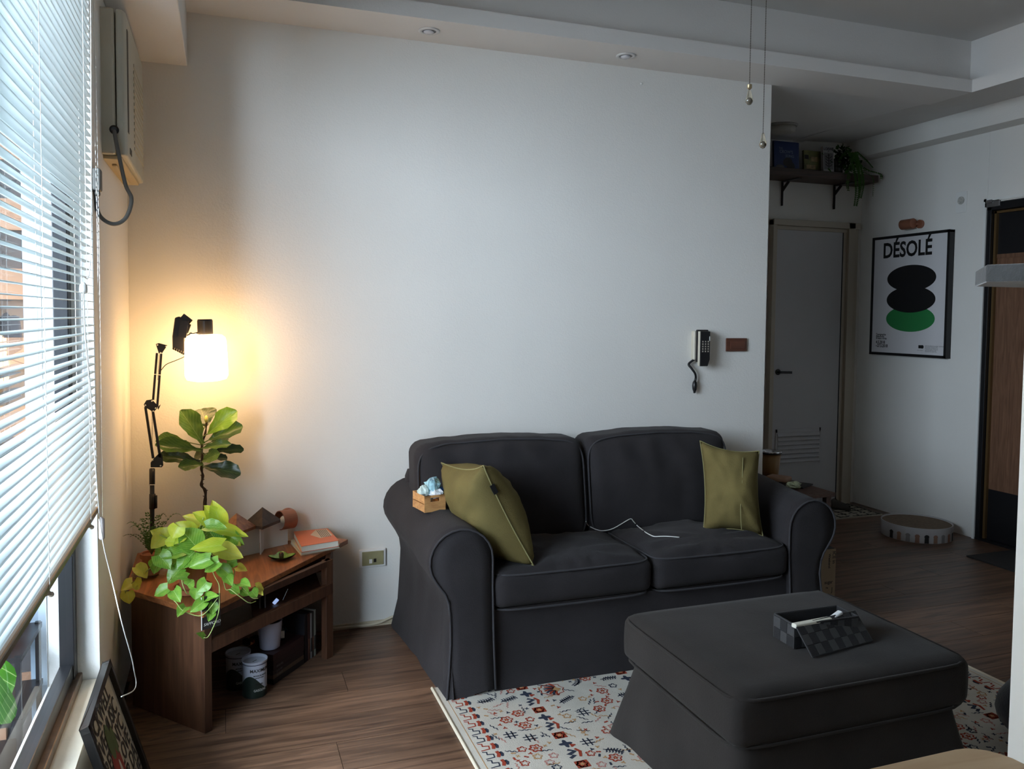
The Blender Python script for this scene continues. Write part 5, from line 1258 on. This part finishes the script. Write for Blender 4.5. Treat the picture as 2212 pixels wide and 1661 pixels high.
for cu in (.66+.040,):
    c_ = (XQ-.0005, py_(.7)-.006, pz_(.930)+.011); lg.add([c_]+[(c_[0], c_[1]-.0125*math.cos(a), c_[2]+.0125*math.sin(a)) for a in [2*PI*t/n for t in range(n)]], [(0,1+t,1+(t+1)%n) for t in range(n)])
lg.build('logo', mfrb, pst_)
spot('poster_spotlight', (XR-.058,4.475,2.088), (-.05,1,-.02), (XR,4.415,2.085), (-1,0,0), .035, .095, 'copper cylinder spotlight on the right wall above the poster')
pl = thing('blank_wall_plate', (XR,4.085,2.125), 'blank white painted wall plate beside the entry door top', 'plate')
MB().box((XR-.008,4.045,2.125),(XR,4.128,2.262)).build('plate', mtrimw, pl, bevel=.002)
MB().lathe([(.026,0),(.026,.003),(.022,.0035),(0,.0035)], (XR-.008,4.086,2.205), (-1,0,0), 20).build('round_cover', M('patchy_grey_paint', (.42,.41,.38), .7, var=.3, vs=60), pl)
d2 = thing('door_2', (XR,3.45,0), '', ''); del d2['label']; del d2['category']; struct(d2)
mb = MB().box((XR-.004,3.862,0),(XR+.09,3.893,2.16)).box((XR-.004,DY0,0),(XR+.09,DY0+.035,2.16)).box((XR-.004,DY0,2.115),(XR+.09,DY1,2.16)); mb.build('frame', mblk, d2, bevel=.002)
mdw = wood('entry_wood', (.10,.048,.026), (.175,.09,.052), 2, .5, 14, 5)
mbs = M('brass_strip', (.17,.10,.04), .35, metal=.5)
MB().box((XR+.02,3.842,0),(XR+.06,3.858,2.11)).box((XR+.02,DY0+.035,2.095),(XR+.06,3.86,2.11)).build('brass_strip', mbs, d2)
MB().box((XR+.04,DY0+.04,1.835),(XR+.075,3.842,2.095)).build('upper_panel', mblk, d2)
MB().box((XR+.035,DY0+.04,1.812),(XR+.075,3.842,1.838)).build('crossbar', mdw, d2)
MB().box((XR+.04,DY0+.04,.336),(XR+.075,3.842,1.812)).build('wood_panel', mdw, d2)
MB().box((XR+.04,DY0+.04,.01),(XR+.075,3.842,.336)).build('kick_panel', mblk, d2)
MB().box((XR-.005,DY0,0),(XR+.1,DY1,.014)).build('door_gap_strip', mblk, d2)  # black strip added to close the bright gap under the door
MB().box((XR-.012,3.80,2.135),(XR+.02,3.905,2.178)).lathe([(.012,-.02),(.012,.02)], (XR-.012,3.87,2.17), (0,1,0), 10).build('door_closer', M('grey_metal', (.25,.24,.24), .35, metal=.7), d2, bevel=.002)
struct(MB().box((XR-.012,3.893,0),(XR,3.912,2.19)).box((XR-.012,DY0-.02,2.172),(XR,3.912,2.19)).build('trim_2', mtrimw))

# ---------------------------------------------------------------- hallway floor things
def patmat():
    P_ = MB().box((3.30,4.57,0),(4.50,4.93,.008)); return P_
rn = thing('hall_mat', (3.9,4.75,0), 'cream hallway mat with black broken grid before the grey door', 'mat')
MB().box((3.30,4.575,0),(4.50,4.93,.010)).build('pile', M('mat_cream', (.40,.37,.30), .95, bump=.5, bs=200), rn)
mp_ = MB(); rz_ = random.Random(3)
for i in range(12):
    for k in range(60):
        x = 3.32+1.16*k/60; y = 4.59+.065*(i % 6)+.004*rz_.uniform(-1,1)
        if i < 6 and rz_.random() < .8: mp_.box((x,y-.006,.010),(x+.016,y+.006,.0112))
for i in range(14):
    for k in range(24):
        x = 3.34+.088*i+.004*rz_.uniform(-1,1); y = 4.58+.34*k/24
        if rz_.random() < .8: mp_.box((x-.007,y,.010),(x+.007,y+.013,.0112))
mp_.build('black_grid', M('mat_black', (.012,.012,.012), .9), rn, fix=False)
def slipper(x, y, a, la):
    t = thing('slipper', (x,y,.011), la, 'slipper', 'slippers by the bench')
    m4 = rotz(a, (x,y,.011))
    P = [(.13*math.cos(k*2*PI/20), .045*math.sin(k*2*PI/20)*(1+.15*math.cos(k*2*PI/20))) for k in range(20)]
    mb = MB().prism(P, 0, .018)
    mb.v = [m4 @ p for p in mb.v]; mb.build('sole', M('slipper_sole', (.05,.045,.04), .8), t, bevel=.004)
    G = []
    for i in range(9):
        u = i/8; xx = .0+.12*u; w_ = .046*math.sqrt(max(.02,1-(u*.93)**2)); G.append([m4 @ V((xx, w_*math.cos(b_*PI/8), .016+(.05-.03*u)*math.sin(b_*PI/8))) for b_ in range(9)])
    MB().grid(G).build('upper', M('slipper_upper', (.07,.065,.06), .85), t, smooth=True)
sa = at(1812,1098,2,.02); slipper(sa.x, sa.y+.06, math.radians(-60), 'dark slipper lying nearer on the black and cream mat')
sb = at(1800,1085,2,.02); slipper(sb.x-.02, sb.y+.1, math.radians(-75), 'dark slipper lying further back beside the bench end')
# bench
bn = thing('side_bench', (2.93,3.9,0), 'low brown wooden bench standing behind the right sofa arm', 'bench')
bz = .5; bc = at(1805,1064,2,bz)
mben = wood('bench_wood', (.055,.026,.017), (.11,.052,.034), 1, .45)
MB().box((2.79,bc.y,bz-.022),(bc.x,bc.y+.82,bz)).build('seat_board', mben, bn, bevel=.002)
for x in (2.81, bc.x-.03):
    for y in (bc.y+.03, bc.y+.78): MB().box((x-.015,y-.015,0),(x+.015,y+.015,bz-.022)).build('leg', mben, bn)
MB().box((2.80,bc.y+.04,.22),(bc.x-.01,bc.y+.78,.235)).build('lower_shelf', mben, bn)
MB().box((2.82,bc.y+.01,.235),(bc.x-.03,bc.y+.2,.33)).build('tray', M('dark_box', (.02,.016,.015), .6), bn)
cu_ = at(1664,1026,2,bz)
cup = thing('steel_tumbler', cu_, 'brown tumbler with steel rim on the bench beside the pillow', 'cup')
sc2 = (cu_-CAM).length/1754; rw_ = 22*sc2; hh_ = 50*sc2
MB().lathe([(rw_*.68,0),(rw_*.72,.004),(rw_*.90,hh_*.88)], cu_, n=28).build('body', M('mustard_enamel', (.26,.14,.045), .35), cup, smooth=True)
MB().lathe([(rw_*.90,hh_*.88),(rw_*.99,hh_*.90),(rw_*.99,hh_*.94),(rw_*.93,hh_*.95)], cu_, n=28, cap=False).build('rubber_band', mblk, cup)
MB().lathe([(rw_*.95,hh_*.94),(rw_*1.0,hh_),(rw_*.96,hh_),(rw_*.80,hh_*.85),(rw_*.6,.02),(0,.02)], cu_, n=28, cap=False).build('steel_liner', M('brushed_steel', (.65,.67,.70), .22, metal=1), cup, smooth=True)
cs_ = at(1682,1034,2,bz+.02)
MBc = MB().box((-.045,-.06,0),(.045,.06,.028), rotz(.5, (cs_.x,cs_.y,bz+.008)))
tag(MBc.build('tan_case', M('tan_leather', (.33,.19,.12), .55), bevel=.010, seg=3), 'tan leather pouch beside the tumbler on the bench', 'case')
tag(MB().box((-.07,-.11,0),(.07,.11,.008), rotz(.5, (cs_.x+.02,cs_.y-.06,bz))).build('black_notebook', M('black_leather', (.012,.012,.013), .5), bevel=.002), 'thin black notebook under the tan pouch on the bench', 'notebook')
wr = at(1715,1052,2,bz+.01)
t = crumple((wr.x,wr.y,bz+.022), .022, M('green_white_wrap', (.42,.46,.30), .5, var=.6, vs=30), 'crumpled green and white wrapper lying on the bench', (1.8,1.6,.8), 21); del t['group']
# newspaper print bag
bg_ = thing('paper_bag', (2.68,3.05,0), 'brown paper bag printed with words beside the right sofa arm', 'bag')
mpap = M('kraft_paper', (.30,.22,.14), .8, var=.06, vs=10)
MB().box((2.585,2.99,0),(2.675,3.20,.355)).build('bag_body', mpap, bg_, bevel=.003)
MB().box((2.59,2.995,.352),(2.67,3.195,.358)).build('shade_sheet', M('bag_shade', (.02,.017,.015), .8), bg_)  # dark sheet on the solid bag, painted shade for its inside
tb_ = MB()
for (s_, x, z, sz, v_) in (('ICE in', 2.655, .275, .024, 1), ('Weekend', 2.632, .265, .017, 1), ('sugar', 2.612, .195, .022, 0), ('re', 2.62, .172, .014, 0), ('E in', 2.612, .130, .028, 0), ('Tea', 2.615, .095, .026, 0), ('J', 2.652, .155, .030, 0)):
    if v_: tb_.text(s_, sz, (x,2.9895,z+.07), (0,0,-1), (1,0,0), .0005)
    else: tb_.text(s_, sz, (x,2.9895,z), (1,0,0), (0,0,1), .0005)
tb_.build('printed_words', M('brown_ink', (.03,.022,.018), .7), bg_)
# cat scratcher
sc0 = V((4.305,4.085,0)); SR = .215
sct = thing('cat_scratcher', sc0, 'round white cardboard cat scratcher with printed paws on the floor', 'cat scratcher')
MB().lathe([(SR,0),(SR,.094),(SR-.005,.094),(SR-.006,.084)], sc0, n=56, cap=False).build('rim', M('carton_white', (.50,.49,.50), .7), sct, smooth=False)
MB().lathe([(SR-.002,.002),(SR-.006,.085),(SR*.5,.080),(0,.078)], sc0, n=48, cap=True).build('corrugated_pad', M('corrugated_card', (.16,.11,.07), .9, var=.2, vs=60, bump=.8, bs=90), sct)
for k in range(13):
    a = math.radians(182+k*14.5); c_ = V((math.cos(a), math.sin(a), 0)); tdir = V((-math.sin(a), math.cos(a), 0)); col = [(.02,.02,.02),(.30,.16,.11),(.25,.24,.24),(.34,.20,.14)][(k*7) % 4]
    o_ = sc0+c_*(SR+.0015); pts = [o_+tdir*(-.013)+V((0,0,.002)), o_+tdir*.013+V((0,0,.002)), o_+tdir*.012+V((0,0,.038))]+[o_+tdir*.015*math.cos(b_)+V((0,0,.042+.014*math.sin(b_))) for b_ in [PI*q_/8 for q_ in range(9)]]+[o_+tdir*(-.012)+V((0,0,.038))]
    MB().add(pts, [tuple(range(len(pts)))]).build('paw_print', M('paw_%d' % ((k*7) % 4), col, .7), sct, fix=False)
# entrance mat
tag(MB().box((4.20,2.95,0),(4.585,3.61,.008)).build('door_mat', M('mat_dark', (.020,.018,.017), .95, bump=.6, bs=150), bevel=.002), 'dark thin doormat in front of the entry door', 'doormat')

# ---------------------------------------------------------------- right foreground
cbn = thing('white_cabinet', (1.6,.7,0), 'tall plain white cabinet at the right edge close to the camera', 'cabinet')
MB().box((1.302,.45,0),(1.95,1.022,2.5)).build('body', M('cream_lacquer', (.80,.77,.70), .4), cbn, bevel=.004)
MB().box((1.298,.48,.08),(1.302,.99,1.2)).build('door', M('cream_lacquer', (.80,.77,.70), .4), cbn)
zb_ = 1.500; th_ = .036
gq = [at(2106,618.6,2,zb_), at(2129,609,2,zb_), at(2212,607,2,zb_)]
d_ = (gq[2]-gq[1]).normalized(); e_ = gq[1]+d_*((gq[1].y-1.024)/(-d_.y))
gp = MB().prism([(gq[0].x,gq[0].y),(gq[1].x,gq[1].y),(e_.x,1.024),(1.94,1.024),(1.94,gq[0].y)], zb_, zb_+th_)
tag(gp.build('grey_plush_shelf', M('grey_plush', (.058,.060,.060), .95, var=.15, vs=25, bump=.6, bs=120, sheen=.4), bevel=.003), 'grey plush covered ledge fixed to the white cabinet', 'ledge')
mpal = wood('pale_oak', (.50,.33,.19), (.62,.44,.27), 0, .5, 10, 3, .05)
tc_ = V((1.0,.75,0)); pts = []
x0, x1, y0_, y1_ = .55, 1.225, .40, 1.0; rc = .07
for (cx, cy, a0) in ((x1-rc,y1_-rc,0),(x0+rc,y1_-rc,90),(x0+rc,y0_+rc,180),(x1-rc,y0_+rc,270)):
    for k in range(7): a = math.radians(a0+k*15); pts.append((cx+rc*math.cos(a), cy+rc*math.sin(a)))
tbl = thing('pale_table', (.9,.7,0), 'pale oak table corner with rounded edge at the bottom right', 'table')
MB().prism(pts, .678, .70).build('tabletop', mpal, tbl, bevel=.003)
for x in (.65, 1.12):
    for y in (.5, .9): MB().tube([(x,y,0),(x,y,.678)], .018, 12).build('leg', mpal, tbl, smooth=True)
mb = MB().sphere((2.60,1.83,.13), .22, 24, (1,.9,.56))
for p in mb.v:
    p.z = max(.009, p.z); p += V((0,0,.012*fbm(p, 9)))
tag(mb.build('floor_cushion', M('navy_fabric', (.018,.024,.036), .9, var=.2, vs=8, bump=.4, bs=160, sheen=.3), smooth=True), 'dark navy fabric bundle on the rug behind the ottoman', 'cushion')
